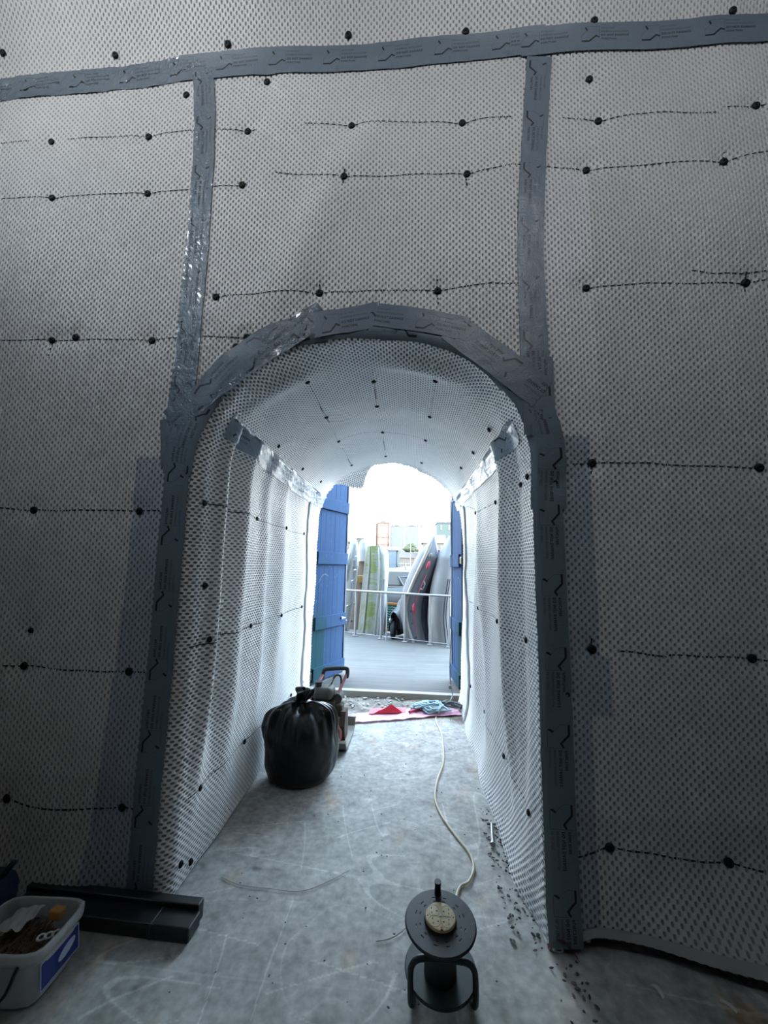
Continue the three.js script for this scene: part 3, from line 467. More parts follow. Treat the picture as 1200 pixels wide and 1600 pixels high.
{ // plate compactor
  const t = thing('plate_compactor', 'dusty plate compactor with a red tube handle and black grip behind the rubbish sack', 'compactor', [-0.79, 0, -1.75]);
  const o = V3(-0.79, 0, -1.75), L = (p) => V3(...p).sub(o), dust = M([0.085, 0.068, 0.052], 0.9, { bumpMap: noiseTex, bumpScale: 0.004 }), dark = M([0.05, 0.045, 0.04], 0.7), red = M([0.42, 0.17, 0.16], 0.6), tank = M([0.075, 0.075, 0.06], 0.55), metal = M([0.18, 0.17, 0.145], 0.55, { metalness: 0.3 });
  obj('base_plate', [prism([[-0.30, 0.10], [-0.22, 0.03], [-0.15, 0.004], [0.17, 0.004], [0.23, 0.03], [0.27, 0.09], [0.255, 0.098], [0.22, 0.045], [0.165, 0.024], [-0.15, 0.024], [-0.21, 0.045], [-0.245, 0.108]], 0.44, 0.003).rotateY(-Math.PI / 2).translate(0.245, 0, 0), bx(0.02, 0.05, 0.36, 0.165, 0.045, 0, 0.004), bx(0.02, 0.05, 0.36, -0.165, 0.045, 0, 0.004)], metal, t);
  obj('exciter', [new THREE.CylinderGeometry(0.06, 0.06, 0.26, 20).rotateZ(Math.PI / 2).translate(0, 0.10, 0.08), bx(0.26, 0.03, 0.26, 0, 0.165, -0.03, 0.006)], dust, t);
  obj('engine', [bx(0.20, 0.15, 0.19, 0.01, 0.25, -0.03, 0.02), bx(0.08, 0.10, 0.12, 0.13, 0.25, -0.02, 0.015), new THREE.CylinderGeometry(0.085, 0.085, 0.05, 24).rotateX(Math.PI / 2).translate(0, 0.25, 0.09), ...[0, 1, 2, 3, 4].map((i) => bx(0.15, 0.008, 0.11, 0.02, 0.285 + i * 0.016, -0.09, 0.001))], dust, t);
  obj('recoil_cover', [new THREE.CylinderGeometry(0.062, 0.075, 0.03, 24).rotateX(Math.PI / 2).translate(0, 0.25, 0.128)], dark, t);
  obj('belt_guard', [prism([[-0.05, 0.03], [0.07, 0.03], [0.09, 0.12], [0.05, 0.25], [-0.05, 0.25], [-0.09, 0.15]], 0.035, 0.006).rotateY(Math.PI / 2).translate(0.165, 0, 0)], M([0.085, 0.055, 0.042], 0.85), t);
  const tk = obj('fuel_tank', [new RoundedBoxGeometry(0.19, 0.11, 0.17, 4, 0.045).translate(-0.01, 0.385, -0.02)], tank, t);
  obj('tank_cap', [new THREE.CylinderGeometry(0.034, 0.030, 0.045, 16).translate(-0.055, 0.455, 0.0)], mats.blackPlastic, tk);
  obj('carburettor', [bx(0.07, 0.07, 0.07, -0.12, 0.31, -0.02, 0.012), new THREE.CylinderGeometry(0.035, 0.035, 0.06, 16).rotateZ(Math.PI / 2).translate(-0.15, 0.33, 0.03)], dark, t);
  obj('exhaust', [new THREE.CylinderGeometry(0.04, 0.04, 0.13, 16).rotateX(Math.PI / 2).translate(0.12, 0.345, -0.05)], dark, t);
  const gl = L([-0.846,0.512,-1.95]), gr = L([-0.623,0.532,-1.95]);
  const ll = L([-0.899,0.35,-1.68]), lr = L([-0.711,0.255,-1.68]);
  obj('handle', [tube([[-0.165, 0.12, 0.11], ll, gl.clone().add(V3(0, -0.02, 0))], 0.014, 40, 10, false, 0.2), tube([[0.17, 0.12, 0.11], lr, gr.clone().add(V3(0, -0.02, 0))], 0.014, 40, 10, false, 0.2), bar([-0.165, 0.12, 0.11], [-0.165, 0.06, 0.11], 0.016), bar([0.17, 0.12, 0.11], [0.17, 0.06, 0.11], 0.016)], red, t);
  obj('grip', tube([gl.clone().add(V3(-0.004, -0.05, 0.02)), gl.clone().add(V3(0.0, -0.005, 0)), gl.clone().lerp(gr, 0.12).add(V3(0, 0.018, 0)), gl.clone().lerp(gr, 0.88).add(V3(0, 0.018, 0)), gr.clone().add(V3(0.0, -0.005, 0)), gr.clone().add(V3(0, -0.05, 0.02))], 0.019, 60, 10), MP([0.018, 0.022, 0.02], 0.6), t);
  obj('fuel_hose', tube([[0.03, 0.40, -0.06], [0.07, 0.50, -0.10], [0.12, 0.49, -0.12], [0.13, 0.36, -0.10]], 0.009, 30, 8), mats.blackPlastic, t);
  obj('throttle_cable', tube([[-0.12, 0.30, 0.04], [0.02, 0.42, 0.04], gl.clone().lerp(gr, 0.6)], 0.004, 30, 6), M([0.25, 0.25, 0.22], 0.5), t);
}
{ // red and pink sheeting on the threshold
  const c = [-0.142,-2.333], t = thing('plastic_sheet', 'pink and red plastic sheet lying crumpled across the threshold', 'plastic sheet', [c[0], 0, c[1]]);
  const pink = MP([0.70, 0.36, 0.47], 0.45, { side: THREE.DoubleSide, transmission: 0.15, thickness: 0 }), red = MP([0.74, 0.03, 0.06], 0.5, { side: THREE.DoubleSide });
  const A = [-0.694,-2.079], B = [0.486,-2.491], Cc = [-0.721,-2.285], D = [0.398,-2.741];
  obj('sheet', gridGeo(90, 16, (u, v) => { const x = (A[0] * (1 - u) + B[0] * u) * (1 - v) + (Cc[0] * (1 - u) + D[0] * u) * v - c[0], z = (A[1] * (1 - u) + B[1] * u) * (1 - v) + (Cc[1] * (1 - u) + D[1] * u) * v - c[1]; return V3(x, 0.014 + 0.010 * N3(u * 14, v * 3, 2) + 0.006 * Math.abs(N3(u * 30 + v * 9, v * 6)), z + 0.03 * N3(u * 7, v, 8)); }), pink, t);
  const q = [[-0.458,0,-2.34], [-0.087,0,-2.427], [-0.485,0,-2.46]];
  const a0 = V3(...q[0]), b0 = V3(...q[1]), pk = [-0.232,0.094,-2.42];
  obj('raised_fold', gridGeo(40, 20, (u, v) => { const base = a0.clone().lerp(b0, u), top = V3(pk[0], pk[1], pk[2]), ridge = a0.clone().lerp(top, Math.min(1, u / 0.62)).lerp(b0, Math.max(0, (u - 0.62) / 0.38)); const p = base.clone().lerp(ridge, Math.sin(Math.min(1, v * 1.4) * Math.PI / 2)); if (v > 0.71) { p.z -= (v - 0.71) * 0.5; p.y *= 1 - (v - 0.71) * 2.8; } p.y = Math.max(0.022, p.y + 0.006 * N3(u * 9, v * 7)); return p.sub(V3(c[0], 0, c[1])); }), red, t);
  obj('twisted_tail', tube([[-0.049,0,-2.433], [0.05,0,-2.519], [0.137,0,-2.568]].map((p) => V3(p[0] - c[0], 0.03, p[2] - c[1])), 0.014, 24, 7), M([0.45, 0.04, 0.08], 0.6), t);
}
{ // heap of rope
  const c = [0.19,-2.557], P = []; seed = 91;
  for (let i = 0; i < 64; i++) { const a = i * 2.15 + rr(-0.4, 0.4), r = rr(0.05, 0.20); P.push(V3(c[0] + r * 1.15 * Math.cos(a) - 0.02, 0.025 + 0.055 * (1 - r / 0.2) + rr(0, 0.035), c[1] + r * 0.75 * Math.sin(a))); }
  tag(obj('rope', tube(P, 0.0095, 620, 6), M([0.34, 0.46, 0.50], 0.9)), 'heap of pale blue rope on the threshold', 'rope');
  const d = [0.381,-2.622], Q = []; for (let i = 0; i < 26; i++) { const a = i * 0.9, r = 0.09 + 0.02 * Math.sin(i * 2.1); Q.push(V3(d[0] + r * 1.1 * Math.cos(a) + 0.012 * Math.sin(i), 0.025 + 0.012 * (i % 5) + 0.03 * Math.max(0, Math.sin(a)), d[1] + 0.7 * r * Math.sin(a))); }
  tag(obj('hose', tube(Q, 0.009, 260, 7), M([0.10, 0.12, 0.13], 0.6)), 'dark hose coiled at the foot of the right door leaf', 'hose');
  const top = [0.413,2.31,-2.99], H = [top, [0.422,1.855,-3], [0.429,1.395,-3], [0.421,0.8,-3], [0.403,0.373,-2.97], [0.407,0.173,-2.93], [0.424,0.085,-2.88], [0.371,0.042,-2.75]].map((p) => V3(...p)); H.push(V3([0.304,-2.688][0], 0.04, [0.304,-2.688][1]));
  const ln = thing('hanging_line', 'thin dark line hanging beside the right door leaf with a knot', 'line', [0, 0, 0]);
  obj('line', tube(H, 0.0065, 140, 6), M([0.13, 0.15, 0.15], 0.8), ln); const k = [0.4,0.151,-2.93]; obj('knot', new THREE.IcosahedronGeometry(0.022, 1).scale(1, 1.2, 1).translate(...k), M([0.16, 0.17, 0.16], 0.9), ln);
}
{ // steel prop pin
  const a = V3(...[0.458,0,-0.738]), b = V3(...[0.434,0,-0.573]); a.y = b.y = 0.014; const t = thing('steel_bolt', 'long steel bolt lying near the right wall', 'bolt', [a.x, 0, a.z]); const s = (p) => p.clone().sub(V3(a.x, 0, a.z)), d = b.clone().sub(a).normalize();
  obj('shank', bar(s(a), s(b), 0.0075), mats.steel, t); obj('bolt_head', bar(s(b), s(b).addScaledVector(d, 0.016), 0.0145, 6), mats.steel, t); obj('cross_lug', [bar(s(a).add(V3(-0.02, 0, 0)), s(a).add(V3(0.02, 0, 0)), 0.006), new THREE.SphereGeometry(0.008, 10, 8).translate(-0.02, 0.014, 0), new THREE.SphereGeometry(0.008, 10, 8).translate(0.02, 0.014, 0)], mats.steel, t);
}
{ // tub of fixings
  const t = thing('plastic_tub', 'white plastic tub of fixings on the floor at the left', 'tub', [-1.41, 0, 0.335], 0.06);
  const pl = MP([0.50, 0.52, 0.52], 0.4, { side: THREE.DoubleSide });
  const rrct = (w, d, r, y) => { const o = []; for (let i = 0; i < 40; i++) { const a = i / 40 * Math.PI * 2, c = Math.cos(a), s = Math.sin(a); const q = Math.pow(Math.pow(Math.abs(c), 6) + Math.pow(Math.abs(s), 6), -1 / 6); o.push(V3(c * q * w / 2, y, s * q * d / 2)); } return o; };
  const loft = (rings) => gridGeo(40, rings.length - 1, (u, v) => rings[Math.round(v * (rings.length - 1))][Math.round(u * 40) % 40].clone());
  const W0 = 0.27, D0 = 0.19, W1 = 0.31, D1 = 0.235;
  obj('body', [loft([rrct(0.02, 0.02, 0, 0.003), rrct(W0, D0, 0, 0.003), rrct(W0 + 0.01, D0 + 0.01, 0, 0.012), rrct(W1 - 0.01, D1 - 0.01, 0, 0.15), rrct(W1 - 0.014, D1 - 0.014, 0, 0.15), rrct(W0, D0, 0, 0.02), rrct(0.02, 0.02, 0, 0.018)])], pl, t);
  obj('rim', [loft([rrct(W1 - 0.014, D1 - 0.014, 0, 0.142), rrct(W1 + 0.006, D1 + 0.006, 0, 0.144), rrct(W1 + 0.012, D1 + 0.012, 0, 0.158), rrct(W1 + 0.012, D1 + 0.012, 0, 0.176), rrct(W1, D1, 0, 0.182), rrct(W1 - 0.016, D1 - 0.016, 0, 0.178), rrct(W1 - 0.018, D1 - 0.018, 0, 0.14)])], pl, t);
  const lt = canvasTex(256, 128, (g, w, h) => { g.fillStyle = '#1d2f7a'; g.fillRect(0, 0, w, h); g.strokeStyle = '#c9d3e6'; g.lineWidth = 5; g.strokeRect(4, 4, w - 8, h - 8); g.fillStyle = '#b9c6e0'; g.beginPath(); g.ellipse(170, 64, 60, 24, -0.25, 0, 7); g.fill(); g.fillStyle = '#27408f'; g.fillRect(20, 20, 70, 88); });
  const lab = obj('label', new THREE.PlaneGeometry(0.17, 0.085), M(0xffffff, 0.4, { map: lt, side: THREE.DoubleSide }), t); lab.rotation.y = Math.PI / 2; lab.position.set(0.1515, 0.085, 0.0); lab.rotation.order = 'YXZ'; lab.rotation.x = -0.13;
  obj('carry_handle', tube([[-0.10, 0.15, 0.125], [-0.07, 0.07, 0.135], [0.0, 0.035, 0.137], [0.07, 0.07, 0.135], [0.10, 0.15, 0.125]], 0.005, 40, 6), mats.blackPlastic, t);
  seed = 33; const base = new THREE.CylinderGeometry(0.0035, 0.0022, 0.05, 6), N = 420, im = new THREE.InstancedMesh(base, M([0.15, 0.10, 0.065], 0.6, { metalness: 0.3 }), N), o = new THREE.Object3D();
  for (let i = 0; i < N; i++) { const x = rr(-0.5, 0.5), z = rr(-0.5, 0.5); o.position.set(-1.41 + x * 0.20, 0.095 + 0.035 * (1 - 2 * Math.abs(x)) + rr(-0.01, 0.02), 0.335 + z * 0.12); o.rotation.set(Math.PI / 2 + rr(-0.4, 0.4), rr(0, 6.3), rr(-0.5, 0.5)); o.updateMatrix(); im.setMatrixAt(i, o.matrix); }
  im.name = 'screw_heap'; scene.add(im); tag(im, 'heap of rusty screws in the white tub', 'screws', null, 'stuff');
  obj('fill', gridGeo(10, 8, (u, v) => V3((u - 0.5) * 0.26, 0.09 + 0.02 * N3(u * 5, v * 5), (v - 0.5) * 0.185)), M([0.10, 0.07, 0.05], 0.9), t);
  const ch = [0, 1, 2].map((i) => new THREE.TorusGeometry(0.009, 0.0032, 8, 18).scale(1.35, 1, 1).rotateX(-1.2).rotateY(0.6 + i * 0.1).translate(-1.325 + i * 0.021, 0.152 + i * 0.002, 0.345 - i * 0.008));
  tag(obj('chain_link', ch, M([0.75, 0.75, 0.73], 0.4)), 'short row of white chain links on the screws in the tub', 'chain');
  tag(obj('wall_fixing_pack', bx(0.05, 0.035, 0.035, -1.345, 0.165, 0.262, 0.01), M([0.62, 0.30, 0.07], 0.5)), 'small orange block at the back of the white tub', 'fixing');
  tag(obj('paper_wrapper', gridGeo(14, 10, (u, v) => V3(-1.50 + 0.10 * u, 0.165 + 0.02 * N3(u * 4, v * 4, 3) + 0.02 * u, 0.25 + 0.12 * v)), M([0.45, 0.45, 0.42], 0.8, { side: THREE.DoubleSide })), 'crumpled grey wrapper lying in the white tub', 'wrapper');
}
{ // navy holdall at the edge of the picture
  const t = thing('tool_bag', 'dark navy tool bag standing behind the white tub', 'bag', [-1.80, 0, 0.262], 0.05);
  const nv = M([0.015, 0.03, 0.075], 0.85, { bumpMap: noiseTex, bumpScale: 0.002 });
  obj('body', gridGeo(36, 24, (u, v) => { const a = u * Math.PI * 2, b = (v - 0.5) * Math.PI, c = Math.cos(a), s = Math.sin(a), q = Math.pow(Math.cos(b), 0.4); return V3(0.21 * Math.sign(c) * Math.pow(Math.abs(c), 0.5) * q * (1 + 0.1 * N3(c * 2, s * 2, v * 4)), 0.12 + 0.12 * Math.sign(Math.sin(b)) * Math.pow(Math.abs(Math.sin(b)), 0.6) + 0.01 * N3(c * 3, s * 3, v * 3), 0.13 * Math.sign(s) * Math.pow(Math.abs(s), 0.5) * q); }), nv, t);
  obj('strap', tube([[0.02, 0.23, 0.03], [0.10, 0.29, 0.03], [0.20, 0.27, 0.02], [0.235, 0.31, 0.0]], 0.012, 30, 6), M([0.012, 0.018, 0.03], 0.8), t);
}
{ // black box section
  const t = thing('drain_channel', 'black plastic channel section lying along the foot of the left wall', 'channel', [-1.28, 0, 0.075], -0.02);
  const pr = (w, h, l, x, y, z) => bx(l, h, w, x, y, z, 0.006);
  obj('channel', [pr(0.085, 0.055, 0.80, 0, 0.0285, 0.018)], mats.blackPlastic, t); obj('back_flange', [pr(0.045, 0.075, 0.80, -0.01, 0.038, -0.045)], mats.blackPlastic, t);
  obj('joint_seam', [bx(0.006, 0.058, 0.088, 0.235, 0.029, 0.018, 0.001)], M([0.05, 0.06, 0.065], 0.4), t);
}
tag(obj('plastic_offcut', gridGeo(10, 3, (u, v) => { const a = [0.862,0.129], b = [0.879,0.176]; return V3(a[0] + (b[0] - a[0]) * u + 0.014 * v, 0.012 + 0.012 * Math.sin(u * 3), a[1] + (b[1] - a[1]) * u - 0.010 * v); }), M([0.62, 0.64, 0.64], 0.5, { side: THREE.DoubleSide })), 'short pale plastic strip lying under the lifted right sheet', 'offcut');
tag(obj('plastic_offcut', gridGeo(10, 3, (u, v) => { const a = [1.077,0.158], b = [1.096,0.211]; return V3(a[0] + (b[0] - a[0]) * u + 0.012 * v, 0.012 + 0.015 * Math.sin(u * 2), a[1] + (b[1] - a[1]) * u - 0.010 * v); }), M([0.62, 0.64, 0.64], 0.5, { side: THREE.DoubleSide })), 'longer pale plastic strip in the lower right corner', 'offcut');
tag(obj('wire_offcut', tube([[-0.142,0,0.055], [-0.099,0,0.043], [-0.057,0,0.016], [-0.026,0,-0.017]].map((p) => V3(p[0], 0.006, p[2])), 0.0025, 40, 6), M([0.55, 0.55, 0.52], 0.5)), 'thin pale wire curling out beside the cable reel', 'wire');
tag(obj('wire_offcut', tube([[-0.913,0,-0.193], [-0.805,0,-0.159], [-0.664,0,-0.152], [-0.513,0,-0.154], [-0.408,0,-0.218], [-0.314,0,-0.301]].map((p) => V3(p[0], 0.005, p[2])), 0.002, 60, 6), M([0.55, 0.56, 0.55], 0.5)), 'thin pale wire arched across the floor before the sack', 'wire');
tag(obj('red_rag', gridGeo(16, 12, (u, v) => { const a = [0.55,-0.005]; return V3(a[0] + 0.10 * u - 0.01, 0.012 + 0.055 * Math.sin(u * Math.PI) * (1 - v) + 0.008 * N3(u * 6, v * 6), a[1] + 0.03 - 0.07 * v + 0.05 * u); }), M([0.20, 0.02, 0.03], 0.7, { side: THREE.DoubleSide })), 'scrap of dark red plastic at the foot of the right jamb', 'scrap');
{ // grit and chips
  seed = 5; const g = new THREE.IcosahedronGeometry(0.006, 0).scale(1.6, 0.5, 0.9), N = 420, im = new THREE.InstancedMesh(g, M(0xffffff, 0.85), N), o = new THREE.Object3D();
  for (let i = 0; i < N; i++) { let x, z, s; if (i < 190) { z = rr(-0.9, 0.35); x = 0.53 - Math.abs(rr(-0.13, 0.13)) - (z > 0.05 ? -0.12 : 0); s = rr(0.4, 1.3); } else if (i < 330) { x = rr(-0.9, 0.6); z = rr(-2.7, 0.6); s = rr(0.3, 0.8); } else { x = rr(-0.9, 0.5); z = rr(-2.9, -2.5); s = rr(0.8, 3.2); }
    o.position.set(x, 0.003 + 0.002 * s, z); o.rotation.set(rr(-0.3, 0.3), rr(0, 6), rr(-0.3, 0.3)); o.scale.setScalar(s); o.updateMatrix(); im.setMatrixAt(i, o.matrix); const k = i < 330 ? rr(0.02, 0.14) : rr(0.2, 0.5); im.setColorAt(i, lin(k, k * 0.95, k * 0.88)); }
  im.name = 'debris'; scene.add(im); tag(im, 'scattered grit and chips on the floor of the passage', 'debris', null, 'stuff');
}

// ---------- the doors at the far end ----------
const doorTex = canvasTex(512, 1024, (g, w, h) => { // blue paint, worn, a teal older coat low at the hinge side
  g.fillStyle = '#5f83bd'; g.fillRect(0, 0, w, h); seed = 12;
  for (let i = 0; i < 500; i++) { const x = rnd() * w, y = rnd() * h, l = rr(20, 220); g.fillStyle = ['rgba(40,70,130,0.10)', 'rgba(150,180,220,0.10)', 'rgba(90,130,190,0.14)'][i % 3]; g.fillRect(x, y, rr(1, 7), l); }
  for (let i = 0; i < 90; i++) { g.fillStyle = 'rgba(190,205,225,0.35)'; g.fillRect(rnd() * w, rnd() * h, rr(2, 10), rr(2, 14)); }
  const q = g.createLinearGradient(0, 640, 0, 760); q.addColorStop(0, 'rgba(70,130,140,0)'); q.addColorStop(1, 'rgba(70,130,140,0.75)'); g.fillStyle = q; g.fillRect(0, 640, 190, 384);
  g.strokeStyle = 'rgba(200,215,235,0.7)'; g.lineWidth = 5; g.beginPath(); g.moveTo(70, 560); g.quadraticCurveTo(140, 500, 210, 530); g.stroke();
});
function doorLeaf(name, label, hinge, free, h0, h1, mirror) {
  const root = struct(name, label); root.position.set(hinge[0], 0, hinge[1]); const W = Math.hypot(free[0] - hinge[0], free[1] - hinge[1]); root.rotation.y = -Math.atan2(free[1] - hinge[1], free[0] - hinge[0]);
  const paint = MP([0.25, 0.25, 0.235], 0.85, { map: doorTex, specularIntensity: 0.15 }), n = 7, pw = W / n, top = (x) => h0 + (h1 - h0) * Math.pow(Math.max(0, x / W), 0.5), bot = 0.075;
  const setUV = (g) => { const p = g.attributes.position, u = g.attributes.uv; for (let i = 0; i < p.count; i++) u.setXY(i, p.getX(i) / W, (p.getY(i)) / 2.8); return g; };
  for (let i = 0; i < n; i++) { const a = i * pw + 0.002, b = (i + 1) * pw - 0.002, pts = [[a, bot + rr(0, 0.006)], [b, bot + rr(0, 0.006)]]; for (let k = 6; k >= 0; k--) { const x = a + (b - a) * k / 6; pts.push([x, top(x)]); } obj('plank', setUV(prism(pts, 0.024, 0.002)), paint, root).position.z = -0.012 + rr(-0.0015, 0.0015); }
  for (const y of [2.28, 1.58, 0.785, 0.19]) { const x0 = 0.03 + (y > 2.2 ? 0.03 : 0); for (const f of [1, -1]) { if (f < 0 && y > 2.2) continue; obj('ledge', setUV(bx(W - x0 - 0.01, 0.155, 0.03, x0 + (W - x0) / 2, y, f * 0.029, 0.004)), paint, root); } }
  obj('edge_strip', bx(0.03, h1 - bot - 0.05, 0.05, W - 0.005, (h1 + bot) / 2, 0, 0.004), M([0.04, 0.05, 0.09], 0.6), root);
  for (const y of [1.58, 0.19]) { const hg = obj('hinge', [bx(0.10, 0.09, 0.07, -0.03, y, 0.0, 0.01), new THREE.CylinderGeometry(0.02, 0.02, 0.14, 12).translate(-0.05, y, 0.03)], mats.blackPlastic, root); }
  obj('latch', [bx(0.05, 0.035, 0.02, W - 0.12, 0.80, 0.052, 0.004), bx(0.09, 0.014, 0.014, W - 0.10, 0.80, 0.064, 0.004)], M([0.25, 0.28, 0.33], 0.4, { metalness: 0.6 }), root);
  return root;
}
{ const hz = -2.94, fz = -3.62, hl = [-1.247,1.357], fl = [-0.975,1.348]; doorLeaf('door_1', 'blue plank door leaf standing open outside the left of the passage', [hl[0], hz], [fl[0], fz], 2.22, 2.80);
  const hr = [0.551,1.4], fr = [0.494,1.384]; doorLeaf('door_2', 'blue plank door leaf seen almost edge on at the right of the passage', [hr[0], hz], [fr[0], fz + 0.07], 2.2, 2.55); }

// ---------- outside: slab, quay, harbour, hill ----------
const slabTex = dataTex(512, 512, (u, v) => { const c = 56 + 14 * fbm(u * 6, v * 60, 3) + 12 * fbm(u * 20, v * 26, 3) + 8 * N3(u * 90, v * 120); return [c * 1.05, c, c * 0.95]; }, true, 2, 2);
const quayM = M(0xffffff, 0.8, { map: slabTex });
structMesh('ground', (() => { const g = new THREE.BoxGeometry(40, 0.4, 7.6, 1, 1, 1); g.translate(0, -0.14, -2.93 - 3.8); return g; })(), quayM, 'pale brushed concrete yard outside the doors');
structMesh('kerb', bx(14, 0.13, 0.09, 0, 0.0, -2.955, 0.008), M([0.30, 0.29, 0.25], 0.9));
structMesh('quay_wall', bx(60, 6, 1.2, 0, -2.98, -11.0, 0), M([0.055, 0.052, 0.043], 0.9));
structMesh('harbour_bed', gridGeo(60, 60, (u, v) => V3(-220 + 440 * u, -3.5 + 3.1 * sst(-15, -80, -11 - 110 * v) + 0.3 * N3(u * 14, v * 14), -11 - 110 * v)), M([0.126, 0.111, 0.084], 0.9), 'sandy harbour bed at low tide');
const hillH = (x, z) => { const t = sst(-95, -250, z); return -3.2 + 3.2 * sst(-90, -104, z) + 13 * t + 1.5 * N3(x * 0.03, z * 0.03) * t; };
structMesh('hill', gridGeo(70, 50, (u, v) => { const x = -320 + 640 * u, z = -88 - 260 * v; return V3(x, hillH(x, z) - 0.4, z); }), M([0.066, 0.072, 0.030], 0.95), 'hillside of the town across the harbour');
structMesh('far_quay', bx(400, 4.5, 3, 0, -1.6, -97, 0), M([0.120, 0.108, 0.087], 0.9));

// railing on the edge of the yard
{
  const a = V3(...[-1.401,0.963,-6.537]), b = V3(...[0.626,0.979,-5.633]), gal = M([0.20, 0.20, 0.20], 0.5, { metalness: 0.4 }), d = b.clone().sub(a).setY(0).normalize();
  const t = thing('railing', 'galvanised pipe railing along the far edge of the yard', 'railing', [a.x, 0, a.z]); const o = V3(a.x, 0, a.z), yt = (a.y + b.y) / 2;
  const at = (x) => V3(...x).sub(o);
  const l = V3(a.x, yt, a.z).addScaledVector(d, -3).sub(o), r = V3(b.x, yt, b.z).addScaledVector(d, 0.02).sub(o);
  obj('top_rail', bar(l, r, 0.023), gal, t); obj('mid_rail', bar(l.clone().setY(0.12), r.clone().setY(0.12), 0.008), gal, t);
  for (const p of [[-1.23,0.621,-6.461], [-0.678,0.663,-6.215], [-0.201,0.698,-6.002], [0.271,0.734,-5.791], [0.615,0.76,-5.638]]) { const q = at(p); obj('post', [bar([q.x, 0.05, q.z], [q.x, yt, q.z], 0.024), bx(0.10, 0.02, 0.10, q.x, 0.07, q.z, 0.004)], gal, t); }
  for (const k of [-0.7, -1.6, -2.6]) { const q = V3(a.x, 0, a.z).addScaledVector(d, k).sub(o); obj('post', [bar([q.x, 0.05, q.z], [q.x, yt, q.z], 0.024)], gal, t); }
  const q = at([-0.566,0.671,-6.165]); obj('post', bar([q.x, 0.05, q.z], [q.x, yt, q.z], 0.014), M([0.20, 0.22, 0.23], 0.5), t);
}
// boats: silhouettes placed on upright planes parallel to the railing, each lofted to a real hull
function varTube(pts, rad, seg = 60, rs = 14, sx = 1) {
  const c = new THREE.CatmullRomCurve3(pts.map((p) => p.isVector3 ? p : V3(...p))), fr = c.computeFrenetFrames(seg, false);
  return gridGeo(rs, seg, (u, v) => { const i = Math.round(v * seg), p = c.getPointAt(v), f = v * (rad.length - 1), k = Math.min(rad.length - 2, Math.floor(f)), r = rad[k] + (rad[k + 1] - rad[k]) * (f - k), a = u * Math.PI * 2; return p.addScaledVector(fr.normals[i], r * Math.cos(a)).addScaledVector(fr.binormals[i], r * Math.sin(a)); });
}
const RD = V3(...[0.626,0.761,-5.633]).sub(V3(...[-1.388,0.609,-6.531])).setY(0).normalize(), RN = V3(RD.z, 0, -RD.x); if (RN.z > 0) RN.negate();
// hull standing on end: left and right outline points per height; belly bulges towards the viewer
function standHull(left, right, bulge, back, keel = 0) {
  const n = left.length - 1; const lp = (A, t) => { const f = t * n, k = Math.min(n - 1, Math.floor(f)); return V3(...A[k]).lerp(V3(...A[k + 1]), f - k); };
  return gridGeo(40, 40, (u, v) => { const L = lp(left, v), R = lp(right, v), w = L.distanceTo(R), a = u * Math.PI * 2, c = Math.cos(a), s = Math.sin(a), m = L.clone().lerp(R, 0.5); const cc = Math.sign(c) * Math.pow(Math.abs(c), 0.75);
    m.addScaledVector(RD, -cc * w / 2); const out = s > 0 ? bulge * Math.pow(s, 0.7) + keel * Math.exp(-((c / 0.12) ** 2)) : back * s; return m.addScaledVector(RN, -out * Math.min(1, w / 0.3)); });
}
const whiteGel = MP([0.16, 0.16, 0.155], 0.4), cleat = M([0.25, 0.26, 0.27], 0.4, { metalness: 0.7 });
{ // first white boat, bow up
  const t = thing('dinghy', 'white dinghy stood on end with its pointed bow up beside the blue door', 'boat');
  obj('hull', standHull([[-1.686,0.006,-6.993], [-1.689,0.831,-6.994], [-1.56,1.536,-6.937], [-1.423,2.032,-6.875], [-1.388,2.146,-6.86]], [[-1.458,0.057,-6.891], [-1.361,0.714,-6.848], [-1.294,1.402,-6.818], [-1.325,1.876,-6.832], [-1.373,2.145,-6.853]], 0.10, 0.16), whiteGel, t);
  const dk = M([0.16, 0.19, 0.19], 0.6), f = (x, y) => V3(...[-1.396,1.261,-6.863]).set(0, 0, 0) && 0;
  obj('rubbing_strake', varTube([[-1.52,1.15,-6.787], [-1.472,1.537,-6.755], [-1.408,1.815,-6.737], [-1.371,1.955,-6.743]], [0.016, 0.02, 0.02, 0.01], 30, 8), dk, t);
  obj('hatch', (() => { const a = V3(...[-1.335,1.526,-6.694]); return [bx(0.07, 0.19, 0.03, a.x, a.y, a.z, 0.01), bx(0.05, 0.16, 0.04, a.x, a.y, a.z, 0.008)]; })(), M([0.08, 0.088, 0.088], 0.5), t);
  for (const q of [[-1.279,1.677,-6.658], [-1.299,1.39,-6.667], [-1.349,1.158,-6.678], [-1.449,0.628,-6.723], [-1.469,0.319,-6.743]]) obj('cleat', [new THREE.SphereGeometry(0.028, 12, 8).translate(...q), new THREE.CylinderGeometry(0.014, 0.014, 0.05, 10).rotateX(Math.PI / 2).translate(q[0], q[1], q[2] - 0.02)], cleat, t);
  obj('grab_line', [tube([[-1.274,1.676,-6.623], [-1.234,1.433,-6.594], [-1.257,1.243,-6.604], [-1.345,1.159,-6.654]], 0.008, 30, 6), tube([[-1.345,1.159,-6.654], [-1.318,0.866,-6.631], [-1.357,0.704,-6.649], [-1.445,0.631,-6.699]], 0.008, 30, 6), tube([[-1.463,0.324,-6.707], [-1.426,0.171,-6.679], [-1.391,0.044,-6.664]], 0.006, 20, 6)], M([0.12, 0.13, 0.13], 0.8), t);
}
